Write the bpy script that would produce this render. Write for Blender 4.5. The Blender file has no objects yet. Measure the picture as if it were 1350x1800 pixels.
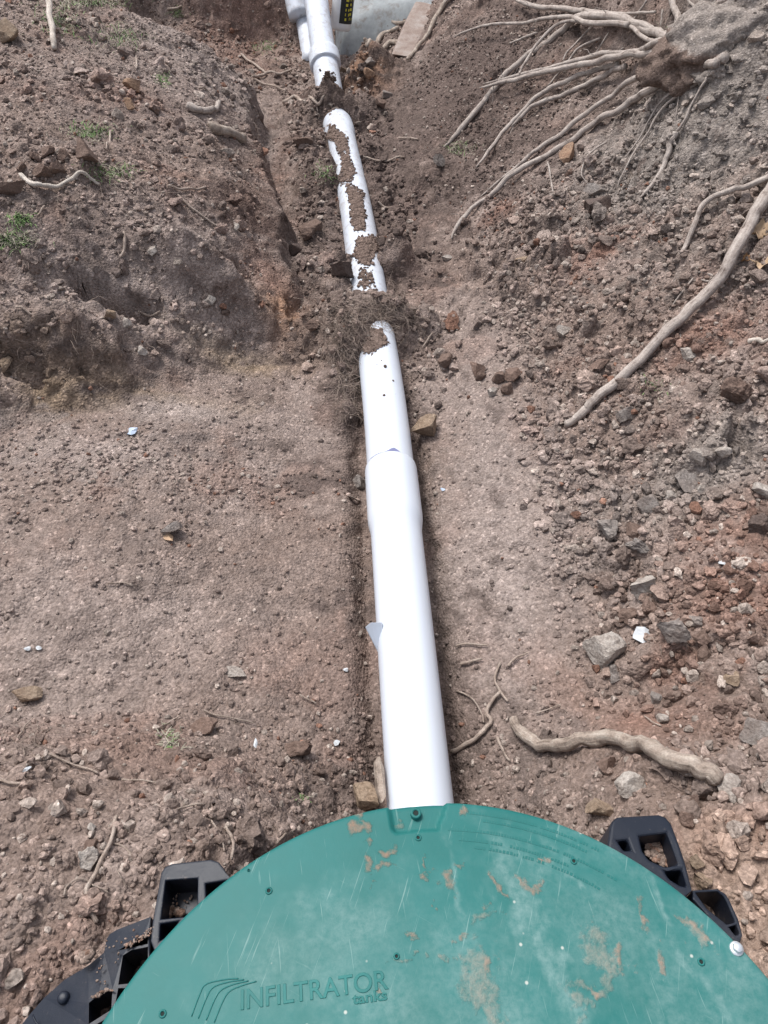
import bpy, bmesh, math, random
import numpy as np
from mathutils import Vector, Matrix, Euler, noise as mnoise

random.seed(7)
rng = np.random.default_rng(11)
R = math.radians
scene = bpy.context.scene
COL = scene.collection

# ------------------------------------------------------------------ camera, sky, sun, exposure
CAM = np.array([0.0, 0.0, 1.28]); PITCH = R(48.0); FPX = 1350.0
cam_d = bpy.data.cameras.new('camera'); cam = bpy.data.objects.new('camera', cam_d); COL.objects.link(cam)
cam.location = CAM; cam.rotation_euler = (R(90) - PITCH, 0, 0)
cam_d.sensor_fit = 'VERTICAL'; cam_d.sensor_height = 24.0; cam_d.lens = 24.0 * FPX / 1800.0
cam_d.clip_start = 0.05; cam_d.clip_end = 500
scene.camera = cam
SUN_EL, SUN_AZ = R(65), R(-48)          # azimuth from +Y towards +X
world = bpy.data.worlds.new('World'); scene.world = world; world.use_nodes = True
wn = world.node_tree.nodes; wl = world.node_tree.links; wn.clear()
sky = wn.new('ShaderNodeTexSky'); sky.sky_type = 'NISHITA'; sky.sun_disc = False
sky.sun_elevation = SUN_EL; sky.sun_rotation = SUN_AZ; sky.air_density = 1.0; sky.dust_density = 4.0; sky.ozone_density = 1.0
hs = wn.new('ShaderNodeHueSaturation'); hs.inputs['Saturation'].default_value = 0.46
bg = wn.new('ShaderNodeBackground'); bg.inputs['Strength'].default_value = 0.125
wo = wn.new('ShaderNodeOutputWorld')
wl.new(sky.outputs[0], hs.inputs['Color']); wl.new(hs.outputs[0], bg.inputs[0]); wl.new(bg.outputs[0], wo.inputs[0])
sun_d = bpy.data.lights.new('sun', 'SUN'); sun_d.energy = 1.5; sun_d.angle = R(14); sun_d.color = (1.0, 0.98, 0.955)
sun = bpy.data.objects.new('sun', sun_d); COL.objects.link(sun)
sdir = Vector((math.sin(SUN_AZ) * math.cos(SUN_EL), math.cos(SUN_AZ) * math.cos(SUN_EL), math.sin(SUN_EL)))
sun.rotation_euler = sdir.to_track_quat('Z', 'Y').to_euler(); sun.location = sdir * 20
vs = scene.view_settings
vs.view_transform = 'Standard'; vs.look = 'None'; vs.gamma = 1.0; vs.exposure = 0.84; vs.use_curve_mapping = False
scene.cycles.max_bounces = 5; scene.cycles.diffuse_bounces = 3

# ------------------------------------------------------------------ helpers
def tag(o, label=None, cat=None, group=None, kind=None):
    if label: o['label'] = label
    if cat: o['category'] = cat
    if group: o['group'] = group
    if kind: o['kind'] = kind
    return o

def obj(name, me, mat=None, parent=None):
    o = bpy.data.objects.new(name, me); COL.objects.link(o)
    if mat is not None: me.materials.append(mat)
    if parent is not None: o.parent = parent
    return o

def empty(name, loc=(0, 0, 0)):
    o = bpy.data.objects.new(name, None); COL.objects.link(o); o.location = loc; o.empty_display_size = 0.05
    return o

def mesh_tri(name, V, F, col=None, smooth=True):
    """V (n,3), F (m,k) numpy -> mesh; col (n,3) point colours"""
    V = np.asarray(V, dtype=np.float32); F = np.asarray(F, dtype=np.int32)
    me = bpy.data.meshes.new(name); k = F.shape[1]
    me.vertices.add(len(V)); me.vertices.foreach_set('co', V.ravel())
    me.loops.add(F.size); me.loops.foreach_set('vertex_index', F.ravel())
    me.polygons.add(len(F)); me.polygons.foreach_set('loop_start', np.arange(0, F.size, k, dtype=np.int32))
    me.polygons.foreach_set('loop_total', np.full(len(F), k, dtype=np.int32))
    me.polygons.foreach_set('use_smooth', np.full(len(F), smooth))
    me.update(calc_edges=True)
    if col is not None:
        a = me.attributes.new('tint', 'FLOAT_COLOR', 'POINT')
        c4 = np.ones((len(V), 4), dtype=np.float32); c4[:, :3] = col
        a.data.foreach_set('color', c4.ravel())
    return me

def mesh_py(name, V, F, smooth=True):
    me = bpy.data.meshes.new(name); me.from_pydata([tuple(map(float, v)) for v in V], [], F); me.update()
    if smooth:
        for p in me.polygons: p.use_smooth = True
    return me

def sstep(t):
    t = np.clip(t, 0, 1); return t * t * (3 - 2 * t)
def splus(t, k):
    return k * np.logaddexp(0, t / k)

def _hash(ix, iy, seed):
    ix = ix.astype(np.int64); iy = iy.astype(np.int64)
    h = (ix * 374761393 + iy * 668265263 + seed * 2246822519) & 0xffffffff
    h = ((h ^ (h >> 13)) * 1274126177) & 0xffffffff
    h = ((h ^ (h >> 16)) * 2654435761) & 0xffffffff
    return ((h ^ (h >> 15)) & 0xffffff) / float(0xffffff)

def perlin(x, y, seed=0):
    x0 = np.floor(x); y0 = np.floor(y); fx = x - x0; fy = y - y0
    def g(dx, dy):
        a = _hash(x0 + dx, y0 + dy, seed) * 2 * math.pi
        return np.cos(a) * (fx - dx) + np.sin(a) * (fy - dy)
    u = fx * fx * fx * (fx * (fx * 6 - 15) + 10); v = fy * fy * fy * (fy * (fy * 6 - 15) + 10)
    a = g(0, 0); b = g(1, 0); c = g(0, 1); d = g(1, 1)
    return 1.5 * ((a + (b - a) * u) * (1 - v) + (c + (d - c) * u) * v)

def fbm(x, y, L, octv=4, seed=0, gain=0.5):
    s = 0; amp = 1
    for i in range(octv):
        s = s + amp * perlin(x / L + 13.7 * i, y / L - 7.1 * i, seed + i * 17); amp *= gain; L *= 0.5
    return s

def domes(x, y, L, seed, thr=0.55, dens=0.8):
    """clod-like domes: height 0..1"""
    gx = x / L; gy = y / L; cx = np.floor(gx); cy = np.floor(gy); out = np.zeros_like(x)
    for dx in (-1, 0, 1):
        for dy in (-1, 0, 1):
            ix = cx + dx; iy = cy + dy
            px = ix + 0.15 + 0.7 * _hash(ix, iy, seed); py = iy + 0.15 + 0.7 * _hash(ix, iy, seed + 91)
            r = 0.28 + 0.4 * _hash(ix, iy, seed + 33); on = (_hash(ix, iy, seed + 57) < dens)
            an = _hash(ix, iy, seed + 71) * math.pi; ca = np.cos(an); sa = np.sin(an)
            ex = gx - px; ey = gy - py
            u = ca * ex + sa * ey; v = (-sa * ex + ca * ey) * (1.0 + 0.7 * _hash(ix, iy, seed + 5))
            d2 = (u * u + v * v) / (r * r)
            hgt = np.sqrt(np.clip(1 - d2, 0, 1)) * r * on
            out = np.maximum(out, hgt)
    return out

# ------------------------------------------------------------------ the terrain (trench, apron, banks)
PY = np.array([-2.0, 0.30, 0.476, 1.027, 1.465, 2.43, 3.10, 3.33, 3.80, 9.0])
PX = np.array([0.20, 0.068, 0.058, 0.027, 0.002, -0.089, -0.172, -0.215, -0.285, -0.9])
def pipe_x(y):
    return (np.interp(y - 0.12, PY, PX) + np.interp(y, PY, PX) + np.interp(y + 0.12, PY, PX)) / 3
WY = np.array([-1.0, 1.55, 1.72, 1.9, 2.13, 2.6, 3.15, 3.28, 3.45, 9.0])
WX = np.array([-0.23, -0.23, -0.24, -0.25, -0.275, -0.37, -0.49, -0.62, -1.10, -1.5])

BUMPS = [  # x, y, rx, ry, height : soil thrown over and beside the pipe
    (-0.10, 1.785, 0.11, 0.080, 0.155), (0.0, 1.80, 0.10, 0.045, 0.150), (-0.085, 1.685, 0.070, 0.075, 0.140), (-0.13, 1.56, 0.06, 0.08, 0.07), (-0.10, 1.47, 0.04, 0.05, 0.05),
    (0.035, 2.11, 0.062, 0.060, 0.155), (-0.18, 2.03, 0.09, 0.10, 0.11), (-0.13, 1.96, 0.045, 0.06, 0.10),
    (-0.20, 2.38, 0.08, 0.14, 0.06), (-0.22, 2.75, 0.07, 0.12, 0.07), (-0.21, 3.215, 0.11, 0.050, 0.185), (-0.10, 3.24, 0.10, 0.07, 0.14),
    (-0.05, 3.55, 0.10, 0.15, 0.20), (0.09, 1.54, 0.05, 0.07, 0.03), (-0.01, 2.60, 0.06, 0.10, 0.055), (-0.30, 3.0, 0.09, 0.14, 0.07),
    (-0.06, 2.95, 0.06, 0.10, 0.085), (-0.18, 2.58, 0.05, 0.05, 0.075),
    (-0.52, 1.77, 0.15, 0.05, 0.36), (-0.76, 1.53, 0.10, 0.045, 0.29)]
PITS = [(-0.67, 1.645, 0.10, 0.030, 0.11), (-0.43, 1.87, 0.06, 0.022, 0.05), (-0.84, 1.43, 0.06, 0.025, 0.05)]

def foot_d(x, y):
    return (y - (1.32 + (x + 0.86) * 0.66)) * 0.83
def base_height(x, y):
    px = pipe_x(y); s = x - px
    right = 0.06 * sstep((s - 0.06) / 0.26) + 0.62 * splus(s - 0.30, 0.05) - 0.45 * splus(s - 1.25, 0.15)
    right = right * (1 + 0.10 * np.clip(y - 1.5, -1, 1.5))
    right = right + 0.13 * sstep((x - 0.66) / 0.16) * sstep((y - 1.85) / 0.25) + 0.06 * sstep((x - 0.95) / 0.2) * sstep((y - 1.9) / 0.3)
    right = right + 0.16 * np.exp(-(((x - 1.10) / 0.27) ** 4 + ((y - 2.55) / 0.45) ** 4))
    a = -s
    left = 0.09 * sstep((a - 0.07) / 0.6) + 0.08 * splus(a - 0.65, 0.08)
    xw = np.interp(y, WY, WX) + 0.045 * perlin(y * 4.0, y * 0 + 3.3, 5) + 0.022 * perlin(y * 13.0, x * 3, 6) + 0.010 * perlin(y * 38.0, x * 9, 7)
    yf = 1.32 + (x + 0.86) * 0.66 + 0.06 * perlin(x * 4, x * 0 + 1.7, 8) + 0.03 * perlin(x * 11, x * 0 + 6, 9)
    d = (y - yf) * 0.83
    zb = 0.205 + 0.38 * np.clip(xw - x, 0, 0.6) + 0.16 * np.clip(xw - x - 0.6, 0, 3) + 0.045 * np.clip(y - 1.7, -1, 2)
    m = (0.68 * sstep((xw - x + 0.01) / 0.055) + 0.32 * sstep((xw - x - 0.02) / 0.22)) * (0.36 * sstep((d + 0.03) / 0.15) + 0.64 * sstep((d - 0.01) / 0.42))
    left = left * (1 - m) + zb * m
    left = np.maximum(left, 0.03 * sstep((y - 1.5) / 0.4)); right = right + 0.025 * sstep((y - 1.6) / 0.4)
    w = sstep((s + 0.05) / 0.10)
    z = left * (1 - w) + right * w
    z = z + 0.235 * sstep((0.66 - y) / 0.36) * sstep((np.abs(s) - 0.055) / 0.27)
    # far end: soil wall left of the footing, ground level beyond
    z = z + 0.42 * sstep((y - 4.15 - 0.1 * perlin(x * 3, x * 0, 4)) / 0.25) * sstep((0.05 - s) / 0.2)
    z = z + 0.25 * sstep((y - 4.6) / 0.6)
    # gutter beside the pipe
    z = z - 0.040 * np.exp(-((np.abs(s) - 0.066) / 0.026) ** 2) * sstep((1.75 - y) / 0.3) * sstep((y - 0.45) / 0.1)
    return z

def full_height(x, y):
    z = base_height(x, y); s = x - pipe_x(y)
    for (bx, by, rx, ry, hh) in BUMPS:
        nz = 0.25 * fbm(x, y, 0.06, 2, 77)
        g = np.exp(-(((x - bx) / rx) ** 2 + ((y - by) / ry) ** 2) * (1.0 + nz))
        z = np.maximum(z, z * (1 - g) + hh * g * (1 + 0.15 * nz))
    for (bx, by, rx, ry, hh) in PITS:
        z = z - hh * np.exp(-(((x - bx) / rx) ** 2 + ((y - by) / ry) ** 2) ** 2)
    rough = 0.30 + 0.70 * np.maximum.reduce([sstep((s - 0.27) / 0.15), sstep((y - 1.5) / 0.25), sstep((0.62 - y) / 0.2), sstep((foot_d(x, y) + 0.05) / 0.08) * (s < -0.25)])
    rough = rough * (0.75 + 0.5 * fbm(x, y, 0.35, 2, 61)) * (1 - 0.25 * sstep((foot_d(x, y)) / 0.08) * (s < -0.25) + 0.45 * sstep((s - 0.3) / 0.15) * sstep((2.3 - y) / 0.3))
    near_pipe = 1 - 0.75 * np.exp(-(s / 0.075) ** 2) * sstep((1.6 - y) / 0.3)
    n = 0.022 * fbm(x, y, 0.38, 3, 21) * np.clip(np.abs(s) / 0.25, 0.25, 1)
    n = n + rough * near_pipe * (0.010 * fbm(x, y, 0.09, 3, 31) + 0.75 * 0.085 * domes(x, y, 0.085, 3, dens=0.35) * sstep(0.3 + 1.6 * fbm(x, y, 0.3, 2, 44))
                     + 0.75 * 0.040 * domes(x, y, 0.040, 13, dens=0.55) + 0.75 * 0.020 * domes(x, y, 0.020, 23, dens=0.7))
    n = n + 0.0035 * fbm(x, y, 0.028, 2, 41) * near_pipe
    return z + n

def axis_steps(lo, hi, f):
    out = [lo]
    while out[-1] < hi: out.append(out[-1] + f(out[-1]))
    return np.array(out)
gx = np.concatenate([[-60, -25, -12, -6, -4, -3, -2.4], axis_steps(-2.0, 2.0, lambda v: 0.0058 + 0.012 * max(0, abs(v) - 0.9)), [2.4, 3, 4, 6, 12, 25, 60]])
gy = np.concatenate([[-60, -25, -12, -6, -3, -1.6, -1.0, -0.6, -0.3, -0.1], axis_steps(0.0, 4.7, lambda v: 0.0046 + 0.0012 * v), [5.0, 5.5, 6.5, 8, 12, 25, 60]])
GX, GY = np.meshgrid(gx, gy)
far = sstep((np.maximum(np.abs(GX) - 2.2, np.maximum(-GY - 0.2, GY - 5.0))) / 2.0)
GZ = full_height(np.clip(GX, -3, 3), np.clip(GY, -1, 7)) * (1 - far) + 0.62 * far

def ground_z(x, y):
    x = np.asarray(x, float); y = np.asarray(y, float)
    i = np.clip(np.searchsorted(gx, x) - 1, 0, len(gx) - 2); j = np.clip(np.searchsorted(gy, y) - 1, 0, len(gy) - 2)
    u = np.clip((x - gx[i]) / (gx[i + 1] - gx[i]), 0, 1); v = np.clip((y - gy[j]) / (gy[j + 1] - gy[j]), 0, 1)
    return (GZ[j, i] * (1 - u) + GZ[j, i + 1] * u) * (1 - v) + (GZ[j + 1, i] * (1 - u) + GZ[j + 1, i + 1] * u) * v

CP, SP = math.cos(PITCH), math.sin(PITCH)
def ray(px, py):
    cx = (px - 675.0) / FPX; cy = (py - 900.0) / FPX
    return np.array([cx, CP - cy * SP, -(SP + cy * CP)])
def at_plane(px, py, z):
    d = ray(px, py); t = (z - CAM[2]) / d[2]; return CAM + d * t
TT = np.linspace(0.5, 6.0, 2200)
def hit_t(px, py):
    d = ray(px, py); P = CAM[None] + TT[:, None] * d[None]
    below = P[:, 2] < ground_z(P[:, 0], P[:, 1])
    k = int(np.argmax(below)) if below.any() else len(TT) - 1
    return TT[k]
def at(px, py, lift=0.0):
    """the point of the terrain seen at a pixel of the photograph"""
    p = CAM + ray(px, py) * hit_t(px, py); p[2] += lift; return p
def project(P):
    d = P - CAM; f = d[..., 1] * CP - d[..., 2] * SP; dn = -d[..., 1] * SP - d[..., 2] * CP
    return 675 + FPX * d[..., 0] / f, 900 + FPX * dn / f, f

# soil colour: linear albedo tones of the ground, with some left bank shade painted in
C_BROWN = np.array([0.184, 0.138, 0.117]); C_DARK = np.array([0.112, 0.085, 0.075]); C_PALE = np.array([0.285, 0.240, 0.220])
C_RED = np.array([0.190, 0.105, 0.078]); C_ORANGE = np.array([0.25, 0.140, 0.082]); C_YELL = np.array([0.245, 0.180, 0.112]); C_GREY = np.array([0.225, 0.198, 0.180])
C_TAN = np.array([0.285, 0.212, 0.172])
PATCH = []   # pixel, radii in metres, colour, weight
for (a, b, r1, r2, c, w) in [
    (498, 540, .075, .10, C_ORANGE, .75), (470, 480, .07, .09, C_RED, .6), (200, 690, .26, .045, C_YELL, .75), (420, 640, .15, .04, C_YELL, .6), (90, 700, .10, .03, C_YELL, .5),
    (560, 620, .10, .08, C_TAN, .4), (300, 720, .16, .06, C_PALE, .9), (150, 790, .22, .08, C_PALE, .7), (640, 130, .14, .16, C_ORANGE, .75),
    (240, 170, .12, .10, C_RED, .6), (420, 20, .25, .5, C_RED, .5), (1080, 430, .14, .05, C_RED, .7), (880, 370, .06, .04, C_RED, .7), (1240, 590, .10, .07, C_RED, .6),
    (1290, 900, .09, .08, C_RED, .6), (1170, 1180, .04, .03, C_RED, .5), (1300, 1050, .12, .09, C_RED, .55), (1120, 1270, .05, .04, C_RED, .5), (1280, 1480, .10, .035, C_RED, .75),
    (1300, 1560, .10, .09, C_TAN, .95), (1280, 1640, .09, .09, C_TAN, .9), (1180, 250, .22, .20, C_GREY, 1.0), (1290, 120, .30, .35, C_GREY, .9), (1060, 250, .12, .10, C_GREY, .6), (1240, 820, .16, .10, C_GREY, .8),
    (870, 1000, .13, .40, C_PALE, .55), (870, 700, .12, .3, C_PALE, .4), (450, 200, .1, .3, C_PALE, .2), (330, 100, .28, .6, C_PALE, .6), (330, 420, .2, .2, C_PALE, .4), (120, 480, .2, .12, C_PALE, .4), (250, 1080, .35, .18, C_PALE, .4), (230, 560, .2, .08, C_PALE, .4),
    (640, 320, .30, .8, C_DARK, .9), (820, 150, .45, .65, C_DARK, 1.0), (860, 280, .25, .3, C_DARK, .7), (620, 700, .09, .3, C_DARK, .6), (790, 1300, .10, .25, C_DARK, .6), (640, 1250, .10, .25, C_DARK, .45), (480, 320, .05, .5, C_RED, .25),  # dark soil up the trench, darker bands along the pipe
    (120, 640, .2, .04, C_DARK, .7), (180, 410, .15, .06, C_DARK, .5)]:  # shade of the bank's recess and hollow, painted into the ground colour
    p = at(a, b); PATCH.append((p[0], p[1], r1, r2, c, w))
def soil_colour(x, y, z=0.0):
    xx, yy = x + 0.9 * z, y + 1.3 * z
    n1 = fbm(xx, yy, 0.45, 4, 101); n2 = fbm(xx, yy, 0.12, 3, 131); n3 = fbm(xx, yy, 0.035, 2, 151)
    t = np.clip(0.45 + 0.5 * n1 + 0.35 * n2, 0, 1)[..., None]
    c = C_BROWN * (1 - t) + (0.45 * C_BROWN + 0.55 * C_PALE) * t
    q = sstep((fbm(x, y, 0.22, 3, 171) - 0.12) / 0.5)[..., None]
    c = c * (1 - 0.25 * q) + C_RED * 0.25 * q
    for (bx, by, r1, r2, cc, w) in PATCH:
        wob = np.clip(1 + 1.1 * n2 + 0.8 * n3, 0.2, 4)
        g = np.exp(-np.clip((((x - bx) / r1) ** 2 + ((y - by) / r2) ** 2) * wob, 0, 50))
        g = (w * np.clip(g * 1.3 - 0.12, 0, 1))[..., None]
        c = c * (1 - g) + cc * g
    return c * (1 + 0.13 * n3 + 0.12 * n2)[..., None]

# ------------------------------------------------------------------ materials
def nt(name):
    m = bpy.data.materials.new(name); m.use_nodes = True
    N = m.node_tree.nodes; L = m.node_tree.links
    return m, N, L, N['Principled BSDF']
def node(N, t, **kw):
    n = N.new(t)
    for k, v in kw.items():
        if k in n.inputs: n.inputs[k].default_value = v
        else: setattr(n, k, v)
    return n
def ramp(N, stops):
    r = N.new('ShaderNodeValToRGB'); e = r.color_ramp.elements
    while len(e) < len(stops): e.new(0.5)
    for i, (p, c) in enumerate(stops):
        e[i].position = p; e[i].color = (*c, 1) if len(c) == 3 else c
    return r
def mixc(N, L, fac, a, b, mode='MIX'):
    m = N.new('ShaderNodeMix'); m.data_type = 'RGBA'; m.blend_type = mode
    for sock, v in ((m.inputs[0], fac), (m.inputs[6], a), (m.inputs[7], b)):
        if hasattr(v, 'is_linked') or isinstance(v, bpy.types.NodeSocket): L.new(v, sock)
        elif isinstance(v, (int, float)): sock.default_value = v
        else: sock.default_value = (*v, 1)
    return m.outputs[2]
def math_(N, L, op, a, b=None, clamp=False):
    m = N.new('ShaderNodeMath'); m.operation = op; m.use_clamp = clamp
    for i, v in enumerate((a, b)):
        if v is None: continue
        if isinstance(v, bpy.types.NodeSocket): L.new(v, m.inputs[i])
        else: m.inputs[i].default_value = v
    return m.outputs[0]

def soil_material(name, fine=1.0, bump=1.0):
    m, N, L, B = nt(name)
    tc = N.new('ShaderNodeNewGeometry'); pos = tc.outputs['Position']
    at_ = N.new('ShaderNodeAttribute'); at_.attribute_name = 'tint'
    n1 = node(N, 'ShaderNodeTexNoise', Scale=160.0 * fine, Detail=3.0, Roughness=0.65); L.new(pos, n1.inputs['Vector'])
    n2 = node(N, 'ShaderNodeTexNoise', Scale=38.0 * fine, Detail=3.0, Roughness=0.6); L.new(pos, n2.inputs['Vector'])
    v1 = node(N, 'ShaderNodeTexVoronoi', Scale=190.0 * fine, Randomness=1.0); L.new(pos, v1.inputs['Vector'])
    r1 = ramp(N, [(0.28, (0.55, 0.52, 0.50)), (0.5, (1, 1, 1)), (0.75, (1.5, 1.5, 1.5))]); L.new(n1.outputs[0], r1.inputs[0])
    c = mixc(N, L, 0.8, at_.outputs['Color'], r1.outputs[0], 'MULTIPLY')
    r2 = ramp(N, [(0.3, (0.84, 0.83, 0.82)), (0.62, (1.12, 1.11, 1.10))]); L.new(n2.outputs[0], r2.inputs[0])
    c = mixc(N, L, 0.9, c, r2.outputs[0], 'MULTIPLY')
    # single grains: every voronoi cell its own shade
    sx = N.new('ShaderNodeSeparateColor'); L.new(v1.outputs['Color'], sx.inputs[0])
    r3 = ramp(N, [(0.0, (0.72, 0.70, 0.68)), (0.75, (1.05, 1.05, 1.05)), (0.93, (1.25, 1.24, 1.22)), (1.0, (2.1, 2.1, 2.1))]); L.new(sx.outputs[0], r3.inputs[0])
    c = mixc(N, L, 0.6, c, r3.outputs[0], 'MULTIPLY')
    L.new(c, B.inputs['Base Color'])
    B.inputs['Roughness'].default_value = 0.95; B.inputs['Specular IOR Level'].default_value = 0.15
    h = math_(N, L, 'MULTIPLY', v1.outputs['Distance'], -0.55)
    h = math_(N, L, 'ADD', h, math_(N, L, 'MULTIPLY', n1.outputs[0], 0.8))
    bp = node(N, 'ShaderNodeBump', Strength=0.85 * bump, Distance=0.006); L.new(h, bp.inputs['Height']); L.new(bp.outputs[0], B.inputs['Normal'])
    return m
M_SOIL = soil_material('soil')
M_CLOD = soil_material('clod', 1.25, 0.6)

def rock_material(name, c1, c2, dust=0.35):
    m, N, L, B = nt(name)
    tc = N.new('ShaderNodeTexCoord'); oi = N.new('ShaderNodeObjectInfo')
    mp = N.new('ShaderNodeVectorMath'); mp.operation = 'ADD'; L.new(tc.outputs['Object'], mp.inputs[0]); L.new(oi.outputs['Location'], mp.inputs[1])
    n1 = node(N, 'ShaderNodeTexNoise', Scale=60.0, Detail=8.0, Roughness=0.7); L.new(mp.outputs[0], n1.inputs['Vector'])
    n2 = node(N, 'ShaderNodeTexNoise', Scale=240.0, Detail=4.0, Roughness=0.6); L.new(mp.outputs[0], n2.inputs['Vector'])
    r = ramp(N, [(0.3, c1), (0.68, c2)]); L.new(n1.outputs[0], r.inputs[0])
    rd = ramp(N, [(0.45, (0, 0, 0)), (0.62, (1, 1, 1))])
    n3 = node(N, 'ShaderNodeTexNoise', Scale=28.0, Detail=5.0, Roughness=0.6); L.new(mp.outputs[0], n3.inputs['Vector']); L.new(n3.outputs[0], rd.inputs[0])
    c = mixc(N, L, math_(N, L, 'MULTIPLY', rd.outputs[0], dust), r.outputs[0], (0.15, 0.105, 0.085))
    r2 = ramp(N, [(0.3, (0.7, 0.7, 0.7)), (0.7, (1.2, 1.2, 1.2))]); L.new(n2.outputs[0], r2.inputs[0])
    c = mixc(N, L, 0.8, c, r2.outputs[0], 'MULTIPLY'); L.new(c, B.inputs['Base Color'])
    B.inputs['Roughness'].default_value = 0.9; B.inputs['Specular IOR Level'].default_value = 0.2
    h = math_(N, L, 'ADD', n1.outputs[0], math_(N, L, 'MULTIPLY', n2.outputs[0], 0.5))
    bp = node(N, 'ShaderNodeBump', Strength=0.7, Distance=0.004); L.new(h, bp.inputs['Height']); L.new(bp.outputs[0], B.inputs['Normal'])
    return m
RM = {
    'grey': rock_material('rock_grey', (0.16, 0.135, 0.12), (0.29, 0.26, 0.24)),
    'pale': rock_material('rock_pale', (0.26, 0.22, 0.19), (0.46, 0.42, 0.38), 0.25),
    'tan': rock_material('rock_tan', (0.20, 0.14, 0.095), (0.33, 0.255, 0.19), 0.3),
    'dark': rock_material('rock_dark', (0.075, 0.055, 0.048), (0.13, 0.10, 0.088), 0.4),
    'brown': rock_material('rock_brown', (0.11, 0.073, 0.058), (0.19, 0.135, 0.11), 0.5),
    'red': rock_material('rock_red', (0.14, 0.092, 0.072), (0.22, 0.155, 0.127), 0.55),
    'orange': rock_material('rock_orange', (0.22, 0.130, 0.085), (0.33, 0.225, 0.155), 0.3),
}

def wood_material(name, c1, c2, c3, sc=40.0):
    m, N, L, B = nt(name)
    at_ = N.new('ShaderNodeAttribute'); at_.attribute_name = 'along'     # (u around, v along, rnd)
    mp = N.new('ShaderNodeMapping'); mp.inputs['Scale'].default_value = (13.0, 16.0, 1.0); L.new(at_.outputs['Vector'], mp.inputs['Vector'])
    n1 = node(N, 'ShaderNodeTexNoise', Scale=1.0, Detail=6.0, Roughness=0.65); L.new(mp.outputs[0], n1.inputs['Vector'])
    g = N.new('ShaderNodeNewGeometry')
    n2 = node(N, 'ShaderNodeTexNoise', Scale=sc, Detail=6.0, Roughness=0.65); L.new(g.outputs['Position'], n2.inputs['Vector'])
    n3 = node(N, 'ShaderNodeTexNoise', Scale=350.0, Detail=3.0, Roughness=0.6); L.new(g.outputs['Position'], n3.inputs['Vector'])
    r = ramp(N, [(0.36, c1), (0.47, c2), (0.66, c3)])
    s = math_(N, L, 'ADD', math_(N, L, 'MULTIPLY', n1.outputs[0], 0.45), math_(N, L, 'MULTIPLY', n2.outputs[0], 0.55)); L.new(s, r.inputs[0])
    r2 = ramp(N, [(0.3, (0.72, 0.72, 0.72)), (0.7, (1.2, 1.2, 1.2))]); L.new(n3.outputs[0], r2.inputs[0])
    c = mixc(N, L, 0.8, r.outputs[0], r2.outputs[0], 'MULTIPLY'); L.new(c, B.inputs['Base Color'])
    B.inputs['Roughness'].default_value = 0.85; B.inputs['Specular IOR Level'].default_value = 0.2
    h = math_(N, L, 'ADD', n1.outputs[0], math_(N, L, 'MULTIPLY', n3.outputs[0], 0.4))
    bp = node(N, 'ShaderNodeBump', Strength=0.8, Distance=0.003); L.new(h, bp.inputs['Height']); L.new(bp.outputs[0], B.inputs['Normal'])
    return m
M_ROOT = wood_material('root_bark', (0.13, 0.10, 0.085), (0.34, 0.290, 0.258), (0.50, 0.445, 0.40))
M_ROOTD = wood_material('root_dirty', (0.10, 0.075, 0.06), (0.28, 0.225, 0.185), (0.48, 0.42, 0.36))
M_TWIG = wood_material('twig', (0.17, 0.125, 0.10), (0.34, 0.27, 0.225), (0.48, 0.41, 0.355))
M_PALEWOOD = wood_material('pale_wood', (0.30, 0.25, 0.21), (0.50, 0.44, 0.38), (0.64, 0.58, 0.52))
M_YELLOW = wood_material('split_wood', (0.36, 0.25, 0.12), (0.55, 0.42, 0.25), (0.60, 0.50, 0.38))
M_BOARD = wood_material('board', (0.20, 0.15, 0.125), (0.27, 0.21, 0.18), (0.40, 0.36, 0.33), 22.0)

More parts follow.
